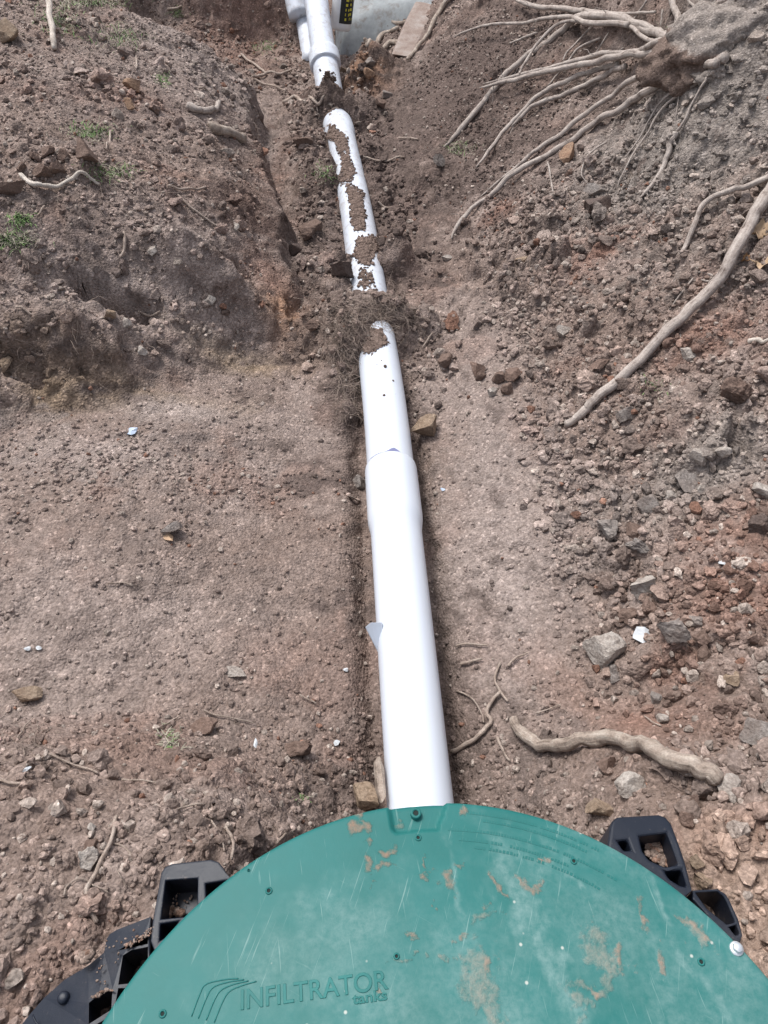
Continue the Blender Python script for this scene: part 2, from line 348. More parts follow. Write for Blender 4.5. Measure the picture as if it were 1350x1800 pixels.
def pvc_material():
    m, N, L, B = nt('white_pvc')
    g = N.new('ShaderNodeNewGeometry')
    n1 = node(N, 'ShaderNodeTexNoise', Scale=9.0, Detail=5.0, Roughness=0.6); L.new(g.outputs['Position'], n1.inputs['Vector'])
    n2 = node(N, 'ShaderNodeTexNoise', Scale=75.0, Detail=5.0, Roughness=0.7); L.new(g.outputs['Position'], n2.inputs['Vector'])
    r = ramp(N, [(0.50, (0, 0, 0)), (0.85, (1, 1, 1))]); L.new(n1.outputs[0], r.inputs[0])
    r2 = ramp(N, [(0.66, (0, 0, 0)), (0.73, (1, 1, 1))]); L.new(n2.outputs[0], r2.inputs[0])
    c = mixc(N, L, math_(N, L, 'MULTIPLY', r.outputs[0], 0.25), (0.605, 0.65, 0.72), (0.50, 0.48, 0.46))
    c = mixc(N, L, math_(N, L, 'MULTIPLY', r2.outputs[0], 0.35), c, (0.42, 0.34, 0.29))
    sy = N.new('ShaderNodeSeparateXYZ'); L.new(g.outputs['Position'], sy.inputs[0])
    mr = N.new('ShaderNodeMapRange'); mr.inputs['From Min'].default_value = 1.5; mr.inputs['From Max'].default_value = 1.9; L.new(sy.outputs[1], mr.inputs['Value'])
    n3 = node(N, 'ShaderNodeTexNoise', Scale=34.0, Detail=6.0, Roughness=0.75); L.new(g.outputs['Position'], n3.inputs['Vector']); r3 = ramp(N, [(0.50, (0, 0, 0)), (0.66, (1, 1, 1))]); L.new(n3.outputs[0], r3.inputs[0])
    c = mixc(N, L, math_(N, L, 'MULTIPLY', math_(N, L, 'MULTIPLY', r3.outputs[0], mr.outputs[0]), 0.5), c, (0.30, 0.24, 0.20))
    n4 = node(N, 'ShaderNodeTexNoise', Scale=1.0, Detail=4.0, Roughness=0.7); m4 = N.new('ShaderNodeMapping'); m4.inputs['Scale'].default_value = (260, 7, 260); L.new(g.outputs['Position'], m4.inputs['Vector']); L.new(m4.outputs[0], n4.inputs['Vector'])
    r4 = ramp(N, [(0.66, (0, 0, 0)), (0.72, (1, 1, 1))]); L.new(n4.outputs[0], r4.inputs[0]); c = mixc(N, L, math_(N, L, 'MULTIPLY', r4.outputs[0], 0.30), c, (0.40, 0.40, 0.42)); L.new(c, B.inputs['Base Color'])
    B.inputs['Roughness'].default_value = 0.33; B.inputs['Specular IOR Level'].default_value = 0.45
    return m
M_PVC = pvc_material()

def plain(name, col, rough=0.6, spec=0.3, metal=0.0, nz=0.25, sc=60.0):
    m, N, L, B = nt(name)
    g = N.new('ShaderNodeNewGeometry')
    n1 = node(N, 'ShaderNodeTexNoise', Scale=sc, Detail=5.0, Roughness=0.6); L.new(g.outputs['Position'], n1.inputs['Vector'])
    r = ramp(N, [(0.3, tuple(c * (1 - nz) for c in col)), (0.7, tuple(c * (1 + nz) for c in col))]); L.new(n1.outputs[0], r.inputs[0])
    L.new(r.outputs[0], B.inputs['Base Color']); B.inputs['Roughness'].default_value = rough; B.inputs['Specular IOR Level'].default_value = spec; B.inputs['Metallic'].default_value = metal
    bp = node(N, 'ShaderNodeBump', Strength=0.25, Distance=0.002); L.new(n1.outputs[0], bp.inputs['Height']); L.new(bp.outputs[0], B.inputs['Normal'])
    return m

# ------------------------------------------------------------------ ground mesh
V = np.stack([GX, GY, GZ], -1).reshape(-1, 3); ny, nx = GX.shape
sl = np.hypot(np.gradient(GZ, axis=1) / np.gradient(GX, axis=1), np.gradient(GZ, axis=0) / np.gradient(GY, axis=0)); sw = (sstep((sl - 0.7) / 1.0) * (np.abs(GX) < 2) * (GY > 0) * (GY < 4.7)).reshape(-1)
fx, fy, fz = V[:, 0], V[:, 1], V[:, 2]
V[:, 0] = fx + sw * (0.011 * fbm(fy + 0.3 * fx, fz * 1.4, 0.06, 3, 701) + 0.003 * perlin(fy / .014, fz / .012, 711)); V[:, 1] = fy + sw * (0.012 * fbm(fx + 0.3 * fy, fz * 1.4, 0.06, 3, 721) + 0.003 * perlin(fx / .014, fz / .012, 731))
idx = np.arange(nx * ny).reshape(ny, nx)
F = np.stack([idx[:-1, :-1], idx[:-1, 1:], idx[1:, 1:], idx[1:, :-1]], -1).reshape(-1, 4)
ground = obj('ground', mesh_tri('ground', V, F, soil_colour(GX, GY, GZ).reshape(-1, 3)), M_SOIL)
tag(ground, 'brown dug-out soil trench with sloping banks', kind='structure')
GNX = np.gradient(GZ, axis=1) / np.gradient(GX, axis=1)
# ------------------------------------------------------------------ stones: shared shapes
def ico(sub):
    bm = bmesh.new(); bmesh.ops.create_icosphere(bm, subdivisions=sub, radius=1.0)
    bm.verts.ensure_lookup_table()
    V = np.array([v.co[:] for v in bm.verts]); F = np.array([[v.index for v in f.verts] for f in bm.faces]); bm.free(); return V, F
ICO = {k: ico(k) for k in (1, 2, 3, 4)}
def stone_shape(sub, seed, cuts=9, rough=0.10, cut_lo=0.55):
    r = np.random.default_rng(seed); V, F = ICO[sub]; V = V.copy()
    for _ in range(cuts):
        n = r.normal(size=3); n /= np.linalg.norm(n); d = r.uniform(cut_lo, 0.92)
        k = V @ n; over = k > d; V[over] -= np.outer((k[over] - d), n)
    if rough > 0:
        off = r.uniform(-50, 50, 3)
        for i in range(len(V)):
            p = Vector(V[i] * 1.7 + off)
            V[i] *= 1 + rough * (mnoise.noise(p) + 0.6 * mnoise.noise(p * 2.3) + 0.5 * mnoise.noise(p * 5.1))
    return V, F
def rand_rot(n):
    q = rng.normal(size=(n, 4)); q /= np.linalg.norm(q, axis=1)[:, None]; w, x, y, z = q.T
    return np.stack([np.stack([1 - 2 * (y * y + z * z), 2 * (x * y - z * w), 2 * (x * z + y * w)], -1),
                     np.stack([2 * (x * y + z * w), 1 - 2 * (x * x + z * z), 2 * (y * z - x * w)], -1),
                     np.stack([2 * (x * z - y * w), 2 * (y * z + x * w), 1 - 2 * (x * x + y * y)], -1)], -2)
def stones(P, size, col, sub, nvar, seed, **kw):
    """many stones -> V, F, colour arrays"""
    var = rng.integers(0, nvar, len(P)); VV = []; FF = []; CC = []; off = 0
    rot = rand_rot(len(P)); asp = rng.uniform(0.62, 1.25, (len(P), 3)); asp[:, 2] *= 0.85
    for k in range(nvar):
        sel = np.where(var == k)[0]
        if not len(sel): continue
        V, F = stone_shape(sub, seed + k, **kw)
        W = np.einsum('nij,vj->nvi', rot[sel], V) * (asp[sel] * size[sel][:, None])[:, None, :] + P[sel][:, None, :]
        VV.append(W.reshape(-1, 3)); FF.append((F[None] + (np.arange(len(sel)) * len(V))[:, None, None] + off).reshape(-1, 3))
        CC.append(np.repeat(col[sel], len(V), axis=0)); off += len(sel) * len(V)
    return np.concatenate(VV), np.concatenate(FF), np.concatenate(CC)

TANK_C = (0.062, -0.03)
def density(x, y):
    s = x - pipe_x(y)
    d = 0.03 + 0.34 * np.clip(fbm(x, y, 0.16, 3, 311) - 0.05, 0, 1) + 0 * x
    d = np.maximum(d, 1.0 * sstep((s - 0.25) / 0.15))                          # spoil slope on the right
    d = np.maximum(d, 0.85 * sstep((0.75 - y) / 0.25))                         # in front of the tank
    d = np.maximum(d, 0.45 * sstep((0.22 - np.abs(s)) / 0.08) * sstep((y - 1.45) / 0.2))   # far trench floor
    d = np.maximum(d, 0.42 * sstep((foot_d(x, y) + 0.03) / 0.1) * (s < -0.3))             # left bank
    d = np.maximum(d, 0.30 * np.exp(-((np.abs(s) - 0.09) / 0.035) ** 2))       # crumbs along the pipe
    d = np.maximum(d, 0.75 * np.exp(-(((x + 0.55) / 0.4) ** 2 + ((y - 1.22) / 0.14) ** 2)))
    cl = 0.70 + 0.8 * fbm(x, y, 0.25, 3, 301)
    d = d * np.clip(cl, 0.05, 1.4)
    d = d * (1 - 0.75 * np.exp(-((s - 0.21) / 0.09) ** 2) * sstep((y - 0.75) / 0.2) * sstep((2.6 - y) / 0.4))   # trodden strip
    d = d * (1 - 0.85 * sstep((x - 0.72) / 0.1) * sstep((y - 1.85) / 0.2))
    d = d * (1 - 0.45 * sstep((y - 2.1) / 0.3) * (s > 0.15))
    clear = (np.abs(s) < 0.056) & ((ground_z(x, y) < 0.075))
    tank = ((x - TANK_C[0]) ** 2 + (y - TANK_C[1]) ** 2) < 0.40 ** 2
    return np.where(clear | tank, 0, d)
def scatter(n_per_m2, margin=0.22, dmin=0.0, dens=None):
    n = int(n_per_m2 * 3.6 * 4.6); x = rng.uniform(-1.7, 1.9, n); y = rng.uniform(0.05, 4.65, n)
    z = ground_z(x, y); u, v, f = project(np.stack([x, y, z], -1))
    ok = (u > -1350 * margin) & (u < 1350 * (1 + margin)) & (v > -250) & (v < 1950) & (f > 0)
    dd = (dens or density)(x, y); ok &= rng.uniform(0, 1, n) < np.maximum(dd, dmin * (density(x, y) > 0))
    return x[ok], y[ok], z[ok]
def stone_tint(x, y, pale=0.15):
    c = soil_colour(x, y); n = len(x)
    k = rng.uniform(0, 1, n)[:, None]
    c = c * (0.66 + 0.85 * rng.uniform(0, 1, n)[:, None] ** 1.2)
    c = np.where(k < pale, np.array([0.30, 0.255, 0.225]) * rng.uniform(0.7, 1.35, n)[:, None], c)
    kk = rng.uniform(0, 1, n)[:, None]
    c = np.where(kk < 0.018, np.array([0.20, 0.115, 0.085]) * rng.uniform(0.7, 1.3, n)[:, None], c)
    return c
def stuff(name, label, cat, per_m2, lo, hi, power, sub, nvar, seed, sink=0.25, pale=0.15, dmin=0.0, smooth=True, dens=None, **kw):
    x, y, z = scatter(per_m2, dmin=dmin, dens=dens); u = rng.uniform(0, 1, len(x)) ** power
    size = lo + (hi - lo) * u
    P = np.stack([x, y, z + size * (0.5 - sink)], -1)
    V, F, C = stones(P, size, stone_tint(x, y, pale), sub, nvar, seed, **kw)
    o = obj(name, mesh_tri(name, V, F, C, smooth), M_CLOD); tag(o, label, cat, kind='stuff')
    return len(x)
def heap(x, y):
    s = x - pipe_x(y); a = sstep((s - 0.26) / 0.12) * sstep((2.35 - y) / 0.3) * np.clip(0.85 + 0.9 * fbm(x, y, 0.22, 3, 331), 0.1, 1)
    b = 0.38 * sstep((foot_d(x, y)) / 0.08) * (s < -0.28) * np.clip(0.5 + 1.3 * fbm(x, y, 0.25, 3, 341), 0, 1) + 0.6 * sstep((0.6 - y) / 0.2) * np.clip(0.6 + 1.0 * fbm(x, y, 0.2, 3, 351), 0, 1)
    c = 0.7 * sstep((0.24 - np.abs(s)) / 0.08) * sstep((y - 1.45) / 0.2) * np.clip(0.5 + 1.0 * fbm(x, y, 0.2, 3, 361), 0, 1)
    return np.where(density(x, y) > 0, np.maximum.reduce([a, b, c]), 0)
stuff('grit', 'fine crumbs of grit strewn over the trench soil', 'grit', 6200, 0.0020, 0.0044, 1.5, 1, 10, 1000, pale=0.16, dmin=0.16, cuts=5, rough=0.0)
stuff('gravel', 'loose gravel and crumbled soil covering the slopes', 'gravel', 7500, 0.0040, 0.0072, 1.5, 1, 16, 2000, pale=0.14, smooth=False, dmin=0.055, cuts=4, rough=0.25)
stuff('pebbles', 'rounded pebbles and small clods heaped on the slopes', 'pebbles', 2600, 0.0065, 0.0125, 1.4, 2, 18, 2500, pale=0.15, sink=0.12, dens=heap, smooth=False, cuts=9, rough=0.26, cut_lo=0.42)
stuff('soil_clods', 'lumpy brown soil clods lying over the slopes', 'soil clods', 520, 0.011, 0.020, 1.8, 2, 18, 3000, sink=0.18, pale=0.09, dens=heap, smooth=False, cuts=9, rough=0.32, cut_lo=0.42)
stuff('large_soil_clods', 'big crumbly soil lumps scattered over the banks', 'soil clods', 55, 0.018, 0.036, 1.8, 3, 10, 3500, sink=0.3, pale=0.0, dens=heap, smooth=False, cuts=10, rough=0.42, cut_lo=0.42)

# ------------------------------------------------------------------ tubes
def smooth_path(P, n):
    P = np.asarray(P, float)
    if len(P) == 2: t = np.linspace(0, 1, n)[:, None]; return P[0] * (1 - t) + P[1] * t
    Q = np.vstack([2 * P[0] - P[1], P, 2 * P[-1] - P[-2]]); out = []; segs = len(P) - 1
    for k in range(n):
        u = k / (n - 1) * segs; i = min(int(u), segs - 1); t = u - i
        p0, p1, p2, p3 = Q[i], Q[i + 1], Q[i + 2], Q[i + 3]
        out.append(0.5 * ((2 * p1) + (-p0 + p2) * t + (2 * p0 - 5 * p1 + 4 * p2 - p3) * t * t + (-p0 + 3 * p1 - 3 * p2 + p3) * t ** 3))
    return np.array(out)
def tube_arrays(path, rad, sides, knobs=0.0, caps=True, seed=0):
    path = np.asarray(path, float); n = len(path); rad = np.broadcast_to(rad, (n,)).astype(float)
    T = np.gradient(path, axis=0); T /= np.linalg.norm(T, axis=1)[:, None] + 1e-12
    up = np.array([0, 0, 1.0]) if abs(T[0][2]) < 0.9 else np.array([1.0, 0, 0])
    A = np.cross(T[0], up); A /= np.linalg.norm(A); V = []; UV = []
    L = np.concatenate([[0], np.cumsum(np.linalg.norm(np.diff(path, axis=0), axis=1))])
    for i in range(n):
        A = A - T[i] * (A @ T[i]); A /= np.linalg.norm(A) + 1e-12; Bv = np.cross(T[i], A)
        for k in range(sides):
            a = 2 * math.pi * k / sides; d = math.cos(a) * A + math.sin(a) * Bv; r = rad[i]
            if knobs:
                q = Vector((path[i] + d * r) * 38 + seed); r *= 1 + knobs * (mnoise.noise(q) + 0.45 * mnoise.noise(q * 2.6) + 0.35 * mnoise.noise(q * 6))
            V.append(path[i] + d * r); UV.append((k / sides, L[i], seed))
    F = []
    for i in range(n - 1):
        for k in range(sides):
            k2 = (k + 1) % sides; F.append([i * sides + k, i * sides + k2, (i + 1) * sides + k2, (i + 1) * sides + k])
    if caps: F.append(list(range(sides))[::-1]); F.append([(n - 1) * sides + k for k in range(sides)])
    return V, F, UV
def tube(name, path, rad, sides, mat, parent=None, knobs=0.0, seed=0, caps=True):
    V, F, UV = tube_arrays(path, rad, sides, knobs, caps, seed)
    me = mesh_py(name, V, F)
    a = me.attributes.new('along', 'FLOAT_VECTOR', 'POINT'); a.data.foreach_set('vector', np.array(UV, dtype=np.float32).ravel())
    return obj(name, me, mat, parent)

# ------------------------------------------------------------------ the drain pipe
PR = 0.0535; PZ = 0.055
def pipe_z(y):
    return PZ + 0.42 * splus(y - 3.30, 0.05)
def pipe_pt(y): return np.array([float(pipe_x(y)), y, float(pipe_z(y))])
def sweep(name, ys, rads, parent, mat, sides=56):
    # split normals stay crisp at the steps because rings are doubled there
    V, F, UV = tube_arrays([pipe_pt(y) for y in ys], np.array(rads), sides, caps=False)
    me = mesh_py(name, V, F)
    return obj(name, me, mat, parent)
pipe = empty('drain_pipe', (0, 0, 0)); tag(pipe, 'long white plastic drain pipe running up the trench from the green lid', 'pipe')
BR = PR + 0.0052
ysA = list(np.linspace(0.12, 1.035, 30)) + [1.045, 1.055, 1.065, 1.075, 1.085] + list(np.linspace(1.11, 1.225, 6)) + [1.232, 1.2325, 1.229]
rA = [PR] * 30 + [PR + .0004, PR + .0018, PR + .0034, PR + .0048, BR] + [BR] * 6 + [BR - .0012, PR + .0006, PR + .0002]
sweep('pipe_section', ysA, rA, pipe, M_PVC)
ysB = list(np.linspace(1.15, 3.02, 50)) + [3.03, 3.045, 3.06] + [3.10, 3.14] + [3.148, 3.149]
rB = [PR - .0004] * 50 + [PR + .001, PR + .0035, BR] + [BR, BR] + [BR - .001, PR]
sweep('pipe_section', ysB, rB, pipe, M_PVC)
ysC = list(np.linspace(3.10, 3.57, 22))
sweep('pipe_section', ysC, [PR] * 22, pipe, M_PVC)
ysE = [3.515, 3.5152] + list(np.linspace(3.52, 3.572, 6)) + [3.577, 3.5772]
sweep('coupling', ysE, [PR, BR + .0045] + [BR + .0062] * 6 + [BR + .0045, PR - .004], pipe, M_PVC)
ysD = list(np.linspace(3.55, 4.25, 24))
psD = sweep('pipe_section', ysD, [PR - .003] * 24, pipe, M_PVC)
# blue primer left at the joint
M_PRIMER = plain('blue_primer', (0.16, 0.17, 0.30), 0.4, 0.4, nz=0.3)
Vp = []; Fp = []; m_ = 60
for k in range(m_ + 1):
    a = R(-5 + 190 * k / m_); q = pipe_pt(1.235); wdt = 0.0019 + 0.0016 * abs(mnoise.noise(Vector((k * .35, 2, 5)))) + 0.0105 * math.exp(-((a - R(83)) / 0.20) ** 2)
    for e in (0, 1):
        yy = 1.2335 + (wdt if e else -0.0002); c = pipe_pt(yy); rr = PR + 0.0012
        Vp.append((c[0] + rr * math.cos(a), yy, c[2] + rr * math.sin(a)))
    if k: b = 2 * k; Fp.append([b - 2, b, b + 1, b - 1])
obj('primer_ring', mesh_py('primer_ring', Vp, Fp), M_PRIMER, pipe)
# row of printed marks along the far pipe
M_PRINT = plain('print_ink', (0.10, 0.10, 0.13), 0.6)
Vp = []; Fp = []; yy = 3.62
while yy < 4.1:
    ln = random.uniform(.004, .014); ang = R(44); 
    for (dy, da) in ((0, 0), (ln, 0), (ln, .075), (0, .075)):
        c = pipe_pt(yy + dy); rr = PR - 0.0024; Vp.append((c[0] + rr * math.cos(ang + da), yy + dy, c[2] + rr * math.sin(ang + da)))
    b = len(Vp); Fp.append([b - 4, b - 3, b - 2, b - 1]); yy += ln + random.uniform(.005, .012)
obj('printed_line', mesh_py('printed_line', Vp, Fp, False), M_PRINT, psD)

# soil crumbs lying on the pipe
def on_pipe(px, py):
    p = at_plane(px, py, PZ + PR * 0.8); y = p[1]
    for _ in range(3):
        c = pipe_pt(y); dx = np.clip(p[0] - c[0], -PR * 0.97, PR * 0.97); z = c[2] + math.sqrt(PR * PR - dx * dx); p = at_plane(px, py, z); y = p[1]
    return p
def in_poly(x, y, poly):
    c = False; j = len(poly) - 1
    for i in range(len(poly)):
        if (poly[i][1] > y) != (poly[j][1] > y) and x < (poly[j][0] - poly[i][0]) * (y - poly[i][1]) / (poly[j][1] - poly[i][1]) + poly[i][0]: c = not c
        j = i
    return c
z2 = lambda L: [(480 + u / 4.219, 180 + v / 4.219) for u, v in L]
z1 = lambda L: [(380 + u / 2.935, v / 2.935) for u, v in L]
CR = [(z2([(395, 165), (460, 160), (475, 205), (545, 255), (560, 365), (480, 372), (468, 300), (390, 270)]), 420),
      (z2([(505, 385), (560, 385), (605, 520), (590, 572), (490, 605), (515, 480)]), 420),
      (z2([(540, 605), (600, 625), (665, 690), (670, 780), (685, 940), (615, 948), (585, 900), (575, 770), (555, 690)]), 620),
      (z2([(630, 1010), (750, 990), (860, 1010), (870, 1100), (760, 1110), (720, 1215), (640, 1200), (600, 1150)]), 600),
      (z2([(645, 1230), (740, 1250), (745, 1370), (640, 1365)]), 130),
      ([(630, 575), (672, 580), (683, 605), (650, 622), (632, 615)], 260), ([(636, 610), (705, 612), (700, 700), (640, 700)], 9),
      (z1([(545, 370), (612, 370), (615, 430), (640, 490), (560, 492), (575, 440)]), 260), (z1([(540, 480), (585, 500), (600, 610), (560, 605)]), 160),
      (z1([(600, 600), (650, 590), (640, 610)]), 40), (z1([(380, 0), (460, 0), (440, 40)]), 0)]
CP_, CS_ = [], []
for poly, n in CR:
    xs = [p[0] for p in poly]; ys = [p[1] for p in poly]; k = 0; cx0, cy0 = sum(xs) / len(xs), sum(ys) / len(ys)
    n = int(n * (3.2 if n > 50 else 1))
    while k < n:
        a, b = random.uniform(min(xs), max(xs)), random.uniform(min(ys), max(ys))
        if in_poly(a, b, poly):
            sc = random.uniform(0.9, 1.12); a += random.gauss(0, 1.8); b += random.gauss(0, 2.2); p = on_pipe(cx0 + (a - cx0) * sc, cy0 + (b - cy0) * sc); r = 0.0006 + 0.0085 * random.random() ** 6; CP_.append(p + np.array([0, 0, r * 0.1])); CS_.append(r); k += 1
CP_ = np.array(CP_); CS_ = np.array(CS_)
cc = np.tile(C_BROWN * 0.85, (len(CP_), 1)) * rng.uniform(0.7, 1.25, (len(CP_), 1))
Vc, Fc, Cc = stones(CP_, CS_, cc, 1, 8, 4000, cuts=6, rough=0.2)
FV = []; FF_ = []; FC = []
for poly, n in CR:
    if n < 150: continue
    xs = [p[0] for p in poly]; ys = [p[1] for p in poly]; y_lo = on_pipe(sum(xs) / len(xs), max(ys))[1] - .02; y_hi = on_pipe(sum(xs) / len(xs), min(ys))[1] + .02
    yy = np.arange(y_lo, y_hi, 0.0022); aa = np.arange(R(12), R(168), 0.038); gid = {}
    for i, y in enumerate(yy):
        c = pipe_pt(y)
        for j, a in enumerate(aa):
            q = Vector((c[0] + PR * math.cos(a), y, c[2] + PR * math.sin(a))); nz_ = mnoise.noise(q * 60) + .7 * mnoise.noise(q * 150) + .5 * mnoise.noise(q * 330)
            u, v, _f = project(np.array(q))
            if in_poly(u + 2.6 * nz_ + 4.5 * mnoise.noise(q * 28), v + 6.0 * mnoise.noise(q * 40 + Vector((5, 5, 5))) + 2 * mnoise.noise(q * 260), poly):
                h = PR + .0012 + .0022 * (nz_ + .6) + .0015 * mnoise.noise(q * 500); gid[(i, j)] = len(FV); FV.append((c[0] + h * math.cos(a), y, c[2] + h * math.sin(a))); FC.append(C_BROWN * (0.82 + .15 * nz_))
    for (i, j), k0 in gid.items():
        if (i + 1, j) in gid and (i, j + 1) in gid and (i + 1, j + 1) in gid: FF_ += [[k0, gid[(i, j + 1)], gid[(i + 1, j + 1)]], [k0, gid[(i + 1, j + 1)], gid[(i + 1, j)]]]
Fc = np.vstack([Fc, np.array(FF_) + len(Vc)]); Vc = np.vstack([Vc, np.array(FV)]); Cc = np.vstack([Cc, np.array(FC)])
tag(obj('pipe_crumbs', mesh_tri('pipe_crumbs', Vc, Fc, Cc), M_CLOD), 'dark soil crumbs lying along the top of the white pipe', 'soil crumbs', kind='stuff')

# a second white pipe behind it, and the things at the footing
def cam_pt(px, py, depth): return CAM + ray(px, py) * depth
bp_ = empty('vent_pipe', cam_pt(535, 40, 3.5)); tag(bp_, 'short white pipe with a bend standing behind the long drain pipe', 'pipe')
inv = np.array(bp_.location)
P = smooth_path([cam_pt(510, -60, 3.66) - inv, cam_pt(519, 0, 3.66) - inv, cam_pt(526, 30, 3.66) - inv], 8)
tube('pipe_section', P, PR * 0.92, 40, M_PVC, bp_)
P = smooth_path([cam_pt(533, 34, 3.72) - inv, cam_pt(537, 52, 3.68) - inv, cam_pt(541, 75, 3.63) - inv, cam_pt(546, 112, 3.58) - inv], 12)
tube('elbow', P, PR * 0.72, 40, M_PVC, bp_)

# ------------------------------------------------------------------ footing, slab, jug at the head of the trench
M_CONC = plain('wet_concrete', (0.30, 0.32, 0.325), 0.85, 0.2, nz=0.14, sc=40.0)
nxc, nyc = 70, 60; Vf = []; Ff = []
for j in range(nyc):
    for i in range(nxc):
        u = i / (nxc - 1); v = j / (nyc - 1); x = -0.235 + 0.68 * u; y = 3.86 + 0.10 * math.sin(u * 5) + 1.0 * v
        edge = min(u, 1 - u, v) * 9; z = 0.10 + 0.42 * v + 0.10 * math.sin(u * 3.1) + 0.02 * mnoise.noise(Vector((x * 5, y * 5, 1))) + 0.008 * mnoise.noise(Vector((x * 20, y * 20, 4)))
        z -= 0.16 * max(0, 1 - edge) ** 1.5; Vf.append((x, y, z))
for j in range(nyc - 1):
    for i in range(nxc - 1): b = j * nxc + i; Ff.append([b, b + 1, b + nxc + 1, b + nxc])
N = M_CONC.node_tree.nodes; L = M_CONC.node_tree.links; B = N['Principled BSDF']; src = B.inputs['Base Color'].links[0].from_socket; g = N.new('ShaderNodeNewGeometry')
n5 = node(N, 'ShaderNodeTexNoise', Scale=13.0, Detail=7.0, Roughness=0.7); L.new(g.outputs['Position'], n5.inputs['Vector']); r5 = ramp(N, [(0.52, (0, 0, 0)), (0.64, (1, 1, 1))]); L.new(n5.outputs[0], r5.inputs[0])
L.new(mixc(N, L, math_(N, L, 'MULTIPLY', r5.outputs[0], 0.7), src, (0.17, 0.135, 0.115)), B.inputs['Base Color'])
fo = obj('concrete_footing', mesh_py('concrete_footing', Vf, Ff), M_CONC)
so = fo.modifiers.new('s', 'SOLIDIFY'); so.thickness = 0.25; so.offset = -1
tag(fo, 'smooth pale grey concrete mass at the head of the trench', 'concrete')

def prism(name, poly_top, thick_vec, mat, parent=None, bevel=0.0, origin=None):
    """polygon (3-D points) extruded along a vector"""
    P = np.array(poly_top, float); O = P.mean(0) if origin is None else np.array(origin); n = len(P); Q = P + np.array(thick_vec)
    V = np.vstack([P, Q]) - O; F = [list(range(n)), [n + k for k in range(n)][::-1]] + [[k, n + k, n + (k + 1) % n, (k + 1) % n] for k in range(n)]
    me = mesh_py(name, V, F, False); bm = bmesh.new(); bm.from_mesh(me); bmesh.ops.recalc_face_normals(bm, faces=bm.faces)
    if bevel: bmesh.ops.bevel(bm, geom=list(bm.edges), offset=bevel, segments=2, affect='EDGES', profile=0.6)
    bm.to_mesh(me); bm.free()
    o = obj(name, me, mat, parent); o.location = O if parent is None else O - np.array(parent.location)
    return o
slab = prism('timber_slab', [cam_pt(690, 95, 3.25), cam_pt(722, 100, 3.25), cam_pt(752, 48, 3.36), cam_pt(782, -20, 3.5), cam_pt(742, -20, 3.5), cam_pt(712, 40, 3.36)], (-0.01, 0.05, -0.03), M_BOARD, bevel=0.006)
tag(slab, 'flat brown timber slab leaning beside the concrete footing', 'timber slab')

jug = empty('sealant_jug', cam_pt(600, 40, 3.62)); tag(jug, 'white plastic jug with black and yellow label behind the pipe', 'jug')
prof = [(0.0, 0.0), (0.040, 0.0), (0.046, 0.006), (0.047, 0.02), (0.047, 0.15), (0.044, 0.17), (0.028, 0.20), (0.018, 0.205), (0.018, 0.23), (0.0, 0.23)]
def lathe(name, prof, sides, mat, parent, loc=(0, 0, 0), rot=(0, 0, 0)):
    V = []; F = []
    for (r, z) in prof:
        for k in range(sides): a = 2 * math.pi * k / sides; V.append((r * math.cos(a), r * math.sin(a), z))
    for i in range(len(prof) - 1):
        for k in range(sides): k2 = (k + 1) % sides; F.append([i * sides + k, i * sides + k2, (i + 1) * sides + k2, (i + 1) * sides + k])
    o = obj(name, mesh_py(name, V, F), mat, parent); o.location = loc; o.rotation_euler = rot; return o
M_JUG = plain('jug_plastic', (0.72, 0.74, 0.76), 0.4, 0.4, nz=0.06); M_LAB = plain('label_black', (0.02, 0.022, 0.022), 0.5, nz=0.1); M_LABY = plain('label_yellow', (0.55, 0.50, 0.05), 0.5, nz=0.1)
lathe('jug_body', prof, 32, M_JUG, jug)
Vl = []; Fl = []
for k in range(17):
    a = R(-100 + 100 * k / 16)
    for z in (0.03, 0.135): Vl.append((0.0478 * math.cos(a), 0.0478 * math.sin(a), z))
    if k: b = 2 * k; Fl.append([b - 2, b, b + 1, b - 1])
lb = obj('jug_label', mesh_py('jug_label', Vl, Fl), M_LAB, jug)
Vl = []; Fl = []
for row in range(5):
    for colm in range(2):
        a0 = R(-72 + colm * 26); a1 = a0 + R((9, 22, 15, 24, 12)[(row * 3 + colm) % 5]); z0 = 0.042 + row * 0.018 + 0.003 * colm
        for (a, z) in ((a0, z0), (a1, z0), (a1, z0 + 0.010), (a0, z0 + 0.010)): Vl.append((0.0484 * math.cos(a), 0.0484 * math.sin(a), z))
        b = len(Vl); Fl.append([b - 4, b - 3, b - 2, b - 1])
obj('label_print', mesh_py('label_print', Vl, Fl, False), M_LABY, lb)
jug.rotation_euler = (R(-8), R(9), 0); jug.location = cam_pt(598, 52, 3.46)

